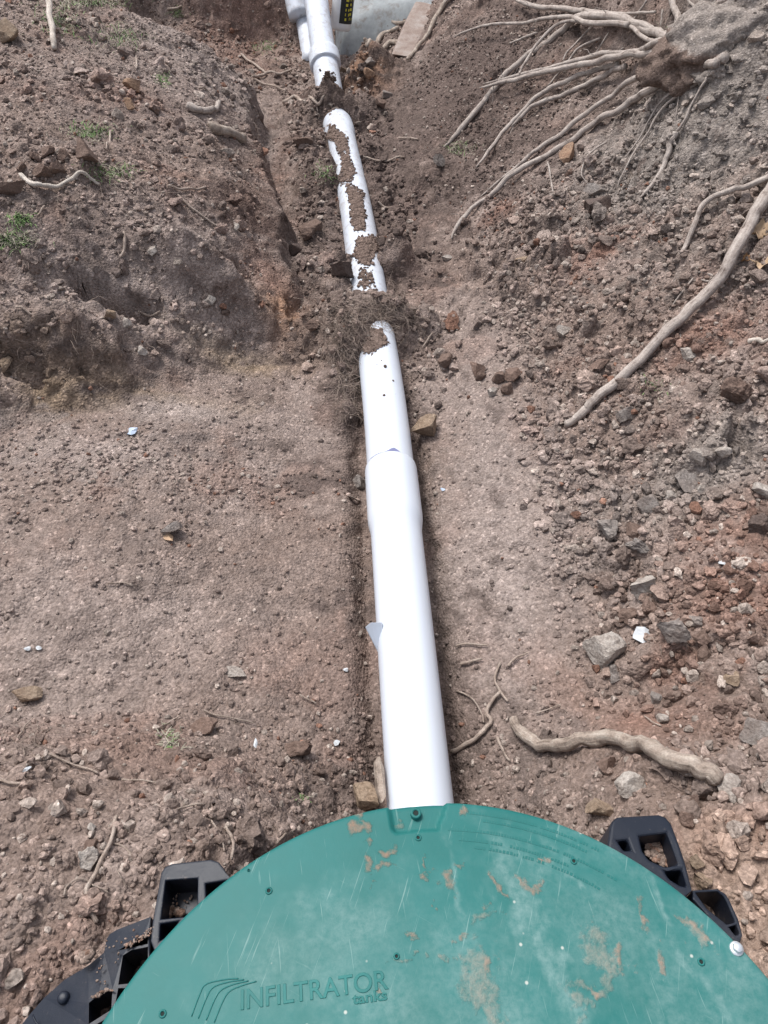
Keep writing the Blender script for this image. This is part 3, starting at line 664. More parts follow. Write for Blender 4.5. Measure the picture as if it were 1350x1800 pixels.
# ------------------------------------------------------------------ green lid
LZ = 0.452; LC = np.array([0.062, -0.03, LZ]); LR = 0.353
def lid_xy(px, py): p = at_plane(px, py, LZ); return p[0] - LC[0], p[1] - LC[1]
S_LID = 0.83 / 1350.0
DUST = [(610, 1690, 190, 90, .3, 1.0), (760, 1740, 150, 90, 0, .9), (935, 1660, 42, 170, .33, .8), (1130, 1640, 170, 130, -.5, 1.0), (1080, 1500, 90, 110, .2, 1.0), (930, 1560, 70, 60, 0, 1.0), (1250, 1760, 150, 120, 0, 1.0), (880, 1790, 130, 60, 0, 1.0)]
CLAY = [(622, 1452, 16, 10, .3), (645, 1456, 11, 14), (648, 1487, 6, 7), (644, 1522, 9, 13), (650, 1546, 5, 5), (676, 1502, 14, 8, -.5), (683, 1530, 14, 7), (826, 1427, 14, 10), (752, 1534, 12, 6), (756, 1515, 4, 10), (784, 1548, 12, 12), (808, 1516, 10, 4),
        (872, 1555, 5, 12), (953, 1511, 9, 7), (932, 1554, 22, 6, -.4), (856, 1594, 5, 12), (773, 1594, 7, 7), (754, 1578, 4, 4), (735, 1643, 11, 6), (800, 1652, 16, 5), (1129, 1603, 5, 22, .1), (1215, 1628, 30, 7, -.6), (868, 1700, 12, 16), (1095, 1690, 8, 14), (1035, 1745, 7, 12), (1155, 1690, 12, 10), (660, 1740, 8, 5)]
MUD = [(850, 1715, 30, 34, .2), (838, 1740, 22, 22), (872, 1775, 12, 34, .25), (1048, 1668, 20, 24), (1062, 1695, 28, 12, -.3), (1040, 1730, 34, 11, .3), (1012, 1780, 14, 7, .2), (842, 1620, 24, 10, .2), (755, 1690, 66, 3.4, -.03), (700, 1440, 8, 12), (1225, 1640, 24, 9, -.7), (830, 1760, 10, 12)]
SCRAPE = [(948, 1655, 17, 160, .36), (800, 1550, 4, 50, .05), (1230, 1720, 8, 60, .5), (1150, 1560, 5, 70, .15), (900, 1570, 4, 40, .1), (1000, 1540, 3, 40, .9)]
def stain(x, y, lst, warp):
    wx = x + warp * fbm(x, y, 0.03, 4, 501, .6); wy = y + warp * fbm(x, y, 0.03, 4, 541, .6); out = np.zeros_like(x)
    for e in lst:
        px_, py_, rx, ry = e[:4]; rot = e[4] if len(e) > 4 else 0.0; cx, cy = lid_xy(px_, py_)
        c_, s_ = math.cos(rot), math.sin(rot); u = (c_ * (wx - cx) + s_ * (wy - cy)) / (rx * S_LID); v = (-s_ * (wx - cx) + c_ * (wy - cy)) / (ry * S_LID * 1.1)
        out = np.maximum(out, np.clip(1.5 - np.sqrt(u * u + v * v), 0, 1))
    return out
def lid_material():
    m, N, L, B = nt('green_lid')
    tc = N.new('ShaderNodeTexCoord'); pos = tc.outputs['Object']
    at_ = N.new('ShaderNodeAttribute'); at_.attribute_name = 'tint'; sp = N.new('ShaderNodeSeparateColor'); L.new(at_.outputs['Color'], sp.inputs[0])
    nb = node(N, 'ShaderNodeTexNoise', Scale=7.0, Detail=5.0, Roughness=0.6); L.new(pos, nb.inputs['Vector'])
    nf = node(N, 'ShaderNodeTexNoise', Scale=130.0, Detail=5.0, Roughness=0.7); L.new(pos, nf.inputs['Vector'])
    base = ramp(N, [(0.3, (0.010, 0.110, 0.101)), (0.7, (0.018, 0.142, 0.135))]); L.new(nb.outputs[0], base.inputs[0]); c = base.outputs[0]
    dn = ramp(N, [(0.30, (0.2, 0.2, 0.2)), (0.7, (1, 1, 1))]); L.new(nf.outputs[0], dn.inputs[0])
    c = mixc(N, L, math_(N, L, 'MULTIPLY', math_(N, L, 'MULTIPLY', sp.outputs[0], dn.outputs[0]), 0.42), c, (0.30, 0.40, 0.385))
    for (rot, thr, amt) in ((1.25, 0.64, 0.5), (1.75, 0.66, 0.55), (-0.45, 0.70, 0.35)):
        mp = N.new('ShaderNodeMapping'); mp.vector_type = 'TEXTURE'; mp.inputs['Rotation'].default_value = (0, 0, rot); mp.inputs['Scale'].default_value = (1 / 11.0, 1 / 260.0, 1.0); L.new(pos, mp.inputs['Vector'])
        ns = node(N, 'ShaderNodeTexNoise', Scale=1.0, Detail=3.0, Roughness=0.6); L.new(mp.outputs[0], ns.inputs['Vector'])
        rs = ramp(N, [(thr, (0, 0, 0)), (thr + 0.06, (1, 1, 1))]); L.new(ns.outputs[0], rs.inputs[0])
        c = mixc(N, L, math_(N, L, 'MULTIPLY', math_(N, L, 'MULTIPLY', rs.outputs[0], nb.outputs[0]), amt), c, (0.36, 0.48, 0.45))
    vs_ = node(N, 'ShaderNodeTexVoronoi', Scale=55.0); L.new(pos, vs_.inputs['Vector'])
    sp1 = ramp(N, [(0.05, (1, 1, 1)), (0.11, (0, 0, 0))]); L.new(vs_.outputs['Distance'], sp1.inputs[0])
    sc_ = N.new('ShaderNodeSeparateColor'); L.new(vs_.outputs['Color'], sc_.inputs[0]); gt = math_(N, L, 'GREATER_THAN', sc_.outputs[0], 0.62)
    c = mixc(N, L, math_(N, L, 'MULTIPLY', math_(N, L, 'MULTIPLY', sp1.outputs[0], gt), 0.7), c, (0.52, 0.52, 0.47))
    def rag(sock, lo):
        v = math_(N, L, 'ADD', sock, math_(N, L, 'MULTIPLY', math_(N, L, 'SUBTRACT', nf.outputs[0], 0.5), 2.4))
        mr = N.new('ShaderNodeMapRange'); mr.inputs['From Min'].default_value = lo; mr.inputs['From Max'].default_value = lo + 0.95; L.new(v, mr.inputs['Value'])
        return math_(N, L, 'MULTIPLY', mr.outputs[0], math_(N, L, 'GREATER_THAN', sock, 0.02))
    clay = rag(sp.outputs[1], 0.42); mud = rag(sp.outputs[2], 0.38)
    c = mixc(N, L, math_(N, L, 'MULTIPLY', clay, 0.66), c, (0.36, 0.19, 0.125)); c = mixc(N, L, math_(N, L, 'MULTIPLY', mud, 0.52), c, (0.30, 0.25, 0.20))
    L.new(c, B.inputs['Base Color']); st = math_(N, L, 'MAXIMUM', mud, clay)
    rr = math_(N, L, 'ADD', math_(N, L, 'MULTIPLY', nb.outputs[0], 0.15), math_(N, L, 'ADD', math_(N, L, 'MULTIPLY', st, 0.3), 0.42)); L.new(rr, B.inputs['Roughness'])
    B.inputs['Specular IOR Level'].default_value = 0.22
    h = math_(N, L, 'ADD', math_(N, L, 'MULTIPLY', nf.outputs[0], 0.12), math_(N, L, 'MULTIPLY', st, 0.9))
    bp = node(N, 'ShaderNodeBump', Strength=0.5, Distance=0.003); L.new(h, bp.inputs['Height']); L.new(bp.outputs[0], B.inputs['Normal'])
    return m
M_LID = lid_material()
lid = empty('tank_lid', LC); tag(lid, 'round scratched green plastic access lid at the bottom of the picture', 'lid')
# disc with a notch cut down by 6 mm at the pipe side
NOTCH = [lid_xy(681, 1410), lid_xy(693, 1462), lid_xy(768, 1460), lid_xy(786, 1405)]
def in_notch(x, y): return in_poly(x, y, [NOTCH[0], NOTCH[1], NOTCH[2], NOTCH[3], (NOTCH[3][0], NOTCH[3][1] + .05), (NOTCH[0][0], NOTCH[0][1] + .05)])
bm = bmesh.new(); NA = 760
def ring(r, z): return [bm.verts.new((r * math.cos(2 * math.pi * k / NA), r * math.sin(2 * math.pi * k / NA), z)) for k in range(NA)]
rs_ = list(np.linspace(0.01, LR - 0.003, 125))
rings = [ring(r, 0) for r in rs_] + [ring(LR - 0.0012, -0.0008), ring(LR, -0.003), ring(LR, -0.022), ring(LR - 0.006, -0.024)]
cv = bm.verts.new((0, 0, 0))
for k in range(NA): bm.faces.new((cv, rings[0][k], rings[0][(k + 1) % NA]))
for a, b in zip(rings[:-1], rings[1:]):
    for k in range(NA): bm.faces.new((a[k], b[k], b[(k + 1) % NA], a[(k + 1) % NA]))
for v in bm.verts:
    r = math.hypot(v.co.x, v.co.y); 
    if v.co.z > -0.02 and in_notch(v.co.x, v.co.y): v.co.z -= 0.007
    v.co.z += 0.010 * (1 - (r / LR) ** 2) - 0.004 * 0
for f in bm.faces: f.smooth = True
me = bpy.data.meshes.new('lid_disc'); bm.to_mesh(me); bm.free()
LV = np.zeros(len(me.vertices) * 3, dtype=np.float32); me.vertices.foreach_get('co', LV); LV = LV.reshape(-1, 3)
c4 = np.ones((len(LV), 4), dtype=np.float32); lx, ly = LV[:, 0].astype(float), LV[:, 1].astype(float)
c4[:, 0] = np.clip(0.75 * stain(lx, ly, DUST, .03) ** 1.5 * (0.7 + 0.5 * fbm(lx, ly, .06, 4, 561)) + stain(lx, ly, SCRAPE, .006) * (0.6 + 0.6 * fbm(lx * 3, ly, .03, 3, 571)), 0, 1); c4[:, 1] = stain(lx, ly, CLAY, .010); c4[:, 2] = stain(lx, ly, MUD, .014)
me.attributes.new('tint', 'FLOAT_COLOR', 'POINT').data.foreach_set('color', c4.ravel())
obj('lid_disc', me, M_LID, lid)
M_LIDP = plain('green_plastic', (0.014, 0.126, 0.118), 0.5, 0.22, nz=0.15, sc=7.0)
def lid_top(x, y): return 0.010 * (1 - (x * x + y * y) / LR ** 2) - (0.007 if in_notch(x, y) else 0)
M_HOLE = plain('hole_dark', (0.012, 0.02, 0.018), 0.8, nz=0.1)
for (a, b, r) in [(731, 1429, .0058), (735, 1474, .0034), (473, 1567, .0036), (1008, 1515, .0034), (1231, 1692, .0036), (287, 1783, .0036), (437, 1530, .0016), (697, 1684, .0030)]:
    x, y = lid_xy(a, b); z = lid_top(x, y)
    hgt = .007 if r > .005 else .0014
    o = lathe('screw_boss', [(r, -.002), (r, hgt - .0006), (r - .0006, hgt), (r * .55, hgt), (r * .5, hgt - .001)], 20, M_LIDP, lid, (x, y, z))
    lathe('screw_hole', [(r * .52, hgt - .001), (0.0001, hgt - .001)], 16, M_HOLE, o)
# hex bolt with flange
M_ZINC = plain('zinc', (0.62, 0.65, 0.68), 0.35, 0.5, 0.6, nz=0.1)
x, y = lid_xy(1294, 1668); z = lid_top(x, y)
bolt = lathe('bolt', [(.0066, 0), (.0066, .0012), (.0058, .0022), (.003, .0024)], 28, M_ZINC, lid, (x, y, z))
lathe('bolt_head', [(.0047, .002), (.0047, .0058), (.0041, .0066), (0.0001, .0066)], 6, M_ZINC, bolt, (0, 0, 0), (0, 0, .3))
# raised lettering and mark
def text(body, p0, p1, size, ext, name, parent=lid, mat=None, sx=1.0):
    cu = bpy.data.curves.new(name, 'FONT'); cu.body = body; cu.size = size; cu.extrude = ext; cu.bevel_depth = 0.00035; cu.bevel_resolution = 1
    o = bpy.data.objects.new(name, cu); COL.objects.link(o); o.parent = parent; cu.materials.append(mat or M_LIDP)
    x0, y0 = lid_xy(*p0); x1, y1 = lid_xy(*p1); a = math.atan2(y1 - y0, x1 - x0); o.rotation_euler = (0, 0, a)
    o.location = (x0, y0, min(lid_top(x0, y0), lid_top(x1, y1)) + 0.0006); bpy.context.view_layer.update()
    me = bpy.data.meshes.new_from_object(o.evaluated_get(bpy.context.evaluated_depsgraph_get()), depsgraph=bpy.context.evaluated_depsgraph_get()); w = o.dimensions.x
    q = obj(name, me, None, parent); kx = math.hypot(x1 - x0, y1 - y0) / max(w, 1e-6)
    for v in me.vertices:
        x = v.co.x * kx; y = v.co.y; xx = x0 + x * math.cos(a) - y * math.sin(a); yy_ = y0 + x * math.sin(a) + y * math.cos(a); v.co = (xx, yy_, v.co.z + lid_top(xx, yy_))
    bpy.data.objects.remove(o); return q
text('INFILTRATOR', (422, 1777), (681, 1741), 0.0225, 0.0005, 'lettering')
text('tanks', (621, 1768), (682, 1760), 0.0120, 0.0004, 'lettering')
def lid_line(pts, r, name='emblem'):
    P = [np.array([*lid_xy(a, b), 0]) for a, b in pts]; P = smooth_path(P, 22)
    for p in P: p[2] = lid_top(p[0], p[1]) + 0.0002
    tube(name, P, r, 6, M_LIDP, lid)
for pts in ([(338, 1788), (352, 1750), (364, 1731), (400, 1723), (420, 1722)], [(350, 1792), (364, 1756), (376, 1737), (402, 1728), (430, 1724)],
            [(364, 1795), (378, 1760), (390, 1742), (412, 1732), (438, 1726)], [(378, 1799), (392, 1764), (404, 1745), (424, 1735), (452, 1727)]): lid_line(pts, 0.0006)
# rows of tiny raised warning text, too small to read: low raised ticks on arcs
Vt = []; Ft = []
for (rr, a0, a1) in [(0.341, 85, 62), (0.334, 83, 64), (0.322, 89, 58), (0.312, 87, 66), (0.305, 84, 60)]:
    a = R(a0)
    while a > R(a1):
        w = random.uniform(.0012, .0030) / rr; h = random.choice([.0030, .0030, .0022])
        if random.random() < 0.86:
            q = []
            for (da, dr) in ((0, 0), (-w, 0), (-w, h), (0, h)):
                x = (rr + dr) * math.cos(a + da); y = (rr + dr) * math.sin(a + da); q.append((x, y, lid_top(x, y)))
            b = len(Vt); Vt += [(x, y, z + .0004) for x, y, z in q] + [(x, y, z - .001) for x, y, z in q]
            Ft += [[b, b + 1, b + 2, b + 3][::-1]] + [[b + k, b + 4 + k, b + 4 + (k + 1) % 4, b + (k + 1) % 4] for k in range(4)]
        a -= w + .0011 / rr
obj('raised_print', mesh_py('raised_print', Vt, Ft, False), M_LIDP, lid)

# ------------------------------------------------------------------ black tank top
def black_material():
    m, N, L, B = nt('black_poly'); g = N.new('ShaderNodeNewGeometry'); pos = g.outputs['Position']
    n1 = node(N, 'ShaderNodeTexNoise', Scale=18.0, Detail=6.0, Roughness=0.65); L.new(pos, n1.inputs['Vector'])
    n2 = node(N, 'ShaderNodeTexNoise', Scale=120.0, Detail=5.0, Roughness=0.7); L.new(pos, n2.inputs['Vector'])
    r = ramp(N, [(0.52, (0, 0, 0)), (0.72, (1, 1, 1))]); L.new(n1.outputs[0], r.inputs[0]); r2 = ramp(N, [(0.62, (0, 0, 0)), (0.70, (1, 1, 1))]); L.new(n2.outputs[0], r2.inputs[0])
    c = mixc(N, L, math_(N, L, 'MULTIPLY', r.outputs[0], 0.10), (0.010, 0.014, 0.024), (0.17, 0.15, 0.14))
    c = mixc(N, L, math_(N, L, 'MULTIPLY', r2.outputs[0], 0.22), c, (0.22, 0.18, 0.155)); L.new(c, B.inputs['Base Color'])
    B.inputs['Roughness'].default_value = 0.45; B.inputs['Specular IOR Level'].default_value = 0.32
    bp = node(N, 'ShaderNodeBump', Strength=0.2, Distance=0.002); L.new(n2.outputs[0], bp.inputs['Height']); L.new(bp.outputs[0], B.inputs['Normal'])
    return m
M_BLACK = black_material()
tank = empty('septic_tank', (LC[0], LC[1], 0.0)); tag(tank, 'ribbed black plastic septic tank top under the green lid', 'tank')
TZ = 0.365
def deck(name, outer, holes, ztop=TZ, depth=0.045, skirt=0.16, floors=True):
    bm = bmesh.new(); O = np.array(tank.location)
    def loop(px): return [bm.verts.new(at_plane(a, b, ztop) - O) for a, b in px]
    def close(vs): return [bm.edges.new((vs[i], vs[(i + 1) % len(vs)])) for i in range(len(vs))]
    Lo = loop(outer); Eo = close(Lo); E = list(Eo); Hs = []
    for h, d in holes: hv = loop(h); Hs.append((hv, d)); E += close(hv)
    bmesh.ops.triangle_fill(bm, edges=E, use_beauty=True)
    def wall(vs, dz, outw):
        lo = [bm.verts.new((v.co.x + (v.co.x - cx) * outw, v.co.y + (v.co.y - cy) * outw, v.co.z - dz)) for v in vs]
        for i in range(len(vs)): bm.faces.new((vs[i], vs[(i + 1) % len(vs)], lo[(i + 1) % len(vs)], lo[i]))
        return lo
    cx = cy = 0.0; wall(Lo, skirt, 0.03)
    for hv, d in Hs:
        cx = sum(v.co.x for v in hv) / len(hv); cy = sum(v.co.y for v in hv) / len(hv); lo = wall(hv, d, -0.06)
        bm.faces.new(lo)
    bmesh.ops.recalc_face_normals(bm, faces=bm.faces)
    sharp = [e for e in bm.edges if len(e.link_faces) == 2 and e.calc_face_angle(0) > 0.5 and max(v.co.z for v in e.verts) > ztop - 0.002]
    bmesh.ops.bevel(bm, geom=sharp, offset=0.006, segments=3, affect='EDGES', profile=0.6, clamp_overlap=True)
    for v in bm.verts:
        q = math.hypot(v.co.x, v.co.y); v.co.z -= 2.6 * max(0, q - 0.385) ** 2 * (1 if 'shoulder' in name else 0.6) + (0.22 * max(0, q - 0.41) if 'shoulder' in name else 0)
    me = bpy.data.meshes.new(name); bm.to_mesh(me); bm.free(); return obj(name, me, M_BLACK, tank)
z5 = lambda L: [(u / 3.214, 1480 + v / 3.214) for u, v in L]
z8 = lambda L: [(1030 + u / 4.219, 1400 + v / 4.219) for u, v in L]
deck('lifting_lug', z5([(850, 560), (862, 440), (905, 165), (925, 132), (965, 115), (1190, 96), (1235, 112), (1265, 150), (1330, 260), (1330, 420), (1050, 620), (880, 640)]),
     [(z5([(932, 212), (1116, 203), (1114, 360), (1060, 420), (908, 435)]), .045), (z5([(905, 462), (1010, 446), (960, 520), (900, 560)]), .10), (z5([(1160, 235), (1290, 215), (1290, 330), (1165, 330)]), .06)])
deck('tank_shoulder', z5([(-80, 1180), (50, 1008), (120, 930), (200, 850), (330, 752), (480, 682), (574, 612), (582, 530), (600, 500), (645, 478), (848, 418), (846, 700), (800, 1000), (760, 1300), (-80, 1300)]),
     [(z5([(660, 608), (815, 520), (838, 516), (834, 575), (720, 600)]), .12), (z5([(692, 640), (740, 610), (836, 592), (834, 790), (730, 800), (668, 806)]), .15), (z5([(668, 826), (780, 824), (720, 930), (645, 950)]), .15), (z5([(500, 908), (560, 858), (635, 832), (628, 948), (515, 1020), (500, 1030)]), .15), (z5([(520, 1045), (640, 975), (700, 985), (690, 1200), (500, 1200)]), .15)], ztop=TZ - .006)
deck('lifting_lug', z8([(165, 330), (183, 215), (200, 175), (235, 145), (555, 113), (610, 130), (650, 185), (700, 340), (745, 495), (792, 690), (700, 800), (300, 600), (150, 480)]),
     [(z8([(397, 290), (612, 256), (690, 498), (600, 525), (470, 470), (420, 400)]), .040), (z8([(585, 552), (715, 540), (752, 668), (700, 660), (620, 610)]), .07), (z8([(235, 330), (310, 320), (340, 400), (280, 400)]), .06)])
deck('tank_pocket', z8([(796, 692), (985, 680), (1045, 715), (1072, 760), (1135, 905), (1165, 1025), (1140, 1100), (1000, 1000), (790, 760)]),
     [(z8([(815, 712), (980, 697), (1030, 735), (1055, 790), (1110, 930), (1050, 950), (900, 830)]), .06), (z8([(1060, 965), (1120, 950), (1142, 1020), (1110, 1030)]), .06)], ztop=TZ - .008)
# knob on the shoulder
p = at_plane(112, 1754, TZ - .020) - np.array(tank.location)
lathe('knob', [(.0065, 0), (.006, .003), (.0045, .005), (.002, .0055), (0.0001, .0055)], 20, M_BLACK, tank, p)
P = [np.array([0.032 * math.cos(R(a)), 0.030 * math.sin(R(a)), 0.0002]) + p for a in range(-150, 40, 8)]
tube('mould_ring', P, 0.0010, 6, M_BLACK, tank)
# tank body below, and the riser the lid sits on
lathe('riser_wall', [(.325, .20), (.325, LZ - .015), (.315, LZ - .015), (.315, .20)], 96, M_BLACK, tank)
lathe('tank_body', [(.44, -.6), (.44, .10), (.42, .17), (.36, .20), (.30, .21), (.0001, .21)], 72, M_BLACK, tank)
# little stones caught in the lug pockets
PP = []; SS = []
for (poly, n, zz, rr) in ((z8([(410, 310), (610, 290), (680, 490), (590, 510), (470, 460)]), 260, TZ - .036, .0035), (z5([(915, 360), (1000, 370), (1050, 400), (920, 425)]), 26, TZ - .038, .0045), (z5([(940, 270), (1110, 260), (1100, 350), (930, 420)]), 30, TZ - .043, .0016),
                          (z8([(920, 800), (1010, 800), (1090, 930), (1040, 940)]), 45, TZ - .06, .0035), (z8([(600, 560), (710, 560), (730, 650), (690, 640)]), 25, TZ - .065, .003),
                          (z5([(700, 585), (870, 470), (890, 480), (860, 520), (740, 590)]), 60, TZ - .003, .0016), (z5([(500, 890), (600, 830), (640, 840), (560, 870)]), 26, TZ - .003, .0018), (z5([(540, 560), (780, 470), (760, 520), (600, 800), (540, 820)]), 26, TZ - .004, .0012), (z5([(430, 650), (520, 620), (480, 690)]), 60, TZ - .006, .004)):
    xs = [q[0] for q in poly]; ys = [q[1] for q in poly]; k = 0
    while k < n:
        a, b = random.uniform(min(xs), max(xs)), random.uniform(min(ys), max(ys))
        if in_poly(a, b, poly): PP.append(at_plane(a, b, zz + .002 * random.random())); SS.append(rr * random.uniform(.5, 1.5)); k += 1
PP = np.array(PP); SS = np.array(SS); cc = np.where(rng.uniform(0, 1, (len(PP), 1)) < .35, np.array([[.20, .13, .10]]), np.array([[.22, .17, .145]])) * rng.uniform(.7, 1.4, (len(PP), 1))
Vc, Fc, Cc = stones(PP, SS, cc, 1, 6, 4400, cuts=8, rough=0.1)
tag(obj('pocket_gravel', mesh_tri('pocket_gravel', Vc, Fc, Cc), M_CLOD), 'small gravel caught in the pockets of the black tank top', 'gravel', kind='stuff')

# ------------------------------------------------------------------ roots and sticks
def ground_path(px, lift, sag=0.0):
    return [at(a, b, lift) for a, b in px]
def stick(name, label, cat, px, dia, mat, sides=9, knobs=0.18, lift=None, group=None, tip=0.55, twigs=()):
    """a root lying on the soil: dia = (start, end) in photo pixels"""
    d0, d1 = dia; t0 = np.mean([hit_t(a, b) for a, b in px]); r0, r1 = 1.02 * d0 * t0 / FPX / 2, 1.02 * d1 * t0 / FPX / 2
    P = smooth_path(ground_path(px, 0.0), max(10, len(px) * 9))
    gz = ground_z(P[:, 0], P[:, 1]); k = np.linspace(0, 1, len(P)); rad = r0 + (r1 - r0) * k
    z = gz + rad * 0.9 + (0.005 if d0 < 10 else 0.0)
    for _ in range(6): z[1:-1] = np.maximum(z[1:-1] * 0.4 + 0.3 * (z[:-2] + z[2:]), gz[1:-1] + rad[1:-1] * 0.35)
    if lift: z = z + np.interp(k, np.linspace(0, 1, len(lift)), lift)
    P[:, 2] = z; rad[0] *= tip; rad[-1] *= tip
    wob = np.array([[mnoise.noise(Vector((i * .22, len(name) + d0, j * 7.7 + px[0][0]))) for j in range(3)] for i in range(len(P))]); P = P + wob * rad[:, None] * 0.35
    O = P[len(P) // 2].copy(); O[2] = gz[len(P) // 2]
    if not twigs:
        o = tube(name, P - O, rad, sides, mat, None, knobs, seed=px[0][0] * .013); o.location = O
    else:
        o = empty(name, O); tube('stem', P - O, rad, sides, mat, o, knobs, seed=px[0][0] * .013)
        for (tp, td) in twigs:
            Q = smooth_path(ground_path(tp, td * t0 / FPX * .6), 14); tube('side_shoot', Q - O, np.linspace(td, td * .5, 14) * t0 / FPX / 2, 7, mat, o, knobs, seed=td)
    tag(o, label, cat, group); return o

z4 = lambda L: [(750 + u / 2.25, 1150 + v / 2.25) for u, v in L]
stick('tree_root', 'long thick pale root lying down the right slope from the picture edge', 'root', [(1372, 325), (1350, 358), (1320, 400), (1300, 440), (1262, 505), (1225, 550), (1180, 590), (1130, 640), (1085, 680), (1040, 714), (1022, 734), (992, 752)], (23, 14), M_ROOT, 14, .13, lift=(.05, .035, .03, .02, .012, .004, 0),
      twigs=(([(1258, 490), (1230, 480), (1215, 495), (1195, 520), (1175, 548)], 5), ([(1246, 497), (1228, 494), (1214, 497)], 4), ([(1195, 590), (1193, 610), (1190, 605)], 4)))
stick('tree_root', 'thin kinked pale root above the long thick root at right edge', 'root', [(1370, 330), (1350, 340), (1300, 360), (1235, 375), (1215, 410), (1195, 452)], (12, 8), M_ROOT, 9, .15, lift=(.05, .04, .03, .01, 0))
stick('tree_root', 'thick curved dirty root piece lying between pipe and right tank lug', 'root', z4([(335, 275), (370, 330), (440, 380), (520, 388), (600, 368), (700, 362), (820, 392), (930, 434), (1040, 482), (1115, 528)]), (20, 30), M_ROOTD, 18, .26, tip=.8, lift=(.004, .012, .018, .02, .016, .014, .012))
stick('tree_root', 'crooked brown root running from the pipe towards the thick curved root', 'root', z4([(92, 398), (180, 350), (235, 300), (252, 270), (235, 240), (260, 190), (290, 160)]), (9, 6), M_TWIG)
stick('tree_root', 'wavy thin root at the upper end of the crooked brown root', 'root', z4([(320, 195), (280, 140), (268, 100), (290, 40)]), (5, 4), M_TWIG)
stick('twig', 'small zigzag twig on the trodden strip right of the pipe', 'twig', z4([(318, 57), (355, 20), (400, 2)]), (5, 3), M_TWIG)
stick('twig', 'thin arched rootlet beside the pipe left of the crooked brown root', 'twig', z4([(115, 155), (180, 185), (215, 240), (225, 278)]), (3, 3), M_TWIG)
stick('twig', 'short straight twig just below the crooked brown root', 'twig', z4([(275, 335), (300, 390), (328, 430)]), (5, 4), M_TWIG)
stick('twig', 'pale stubby stick pointing at the pipe above the crooked brown root', 'twig', z4([(130, 48), (220, 28)]), (6, 4), M_TWIG)
stick('twig', 'fine pale twig above the left end of the thick curved root', 'twig', z4([(430, 240), (530, 205)]), (3, 2), M_TWIG)
stick('twig', 'thin rootlet lying beside the pipe at the height of the white tab', 'twig', [(800, 1140), (830, 1136), (856, 1138)], (4, 3), M_TWIG)
stick('tree_root', 'long upright crooked root above the black tank shoulder at left', 'root', [(209, 1438), (199, 1478), (180, 1515), (163, 1555), (156, 1573), (160, 1595), (174, 1625)], (7, 9), M_TWIG, 9, twigs=(([(199, 1484), (212, 1486), (225, 1495), (235, 1510)], 5),))
stick('twig', 'hair-thin arched rootlet crossing the long upright crooked root', 'twig', [(115, 1577), (122, 1560), (148, 1548), (170, 1560), (195, 1573)], (4, 2), M_TWIG)
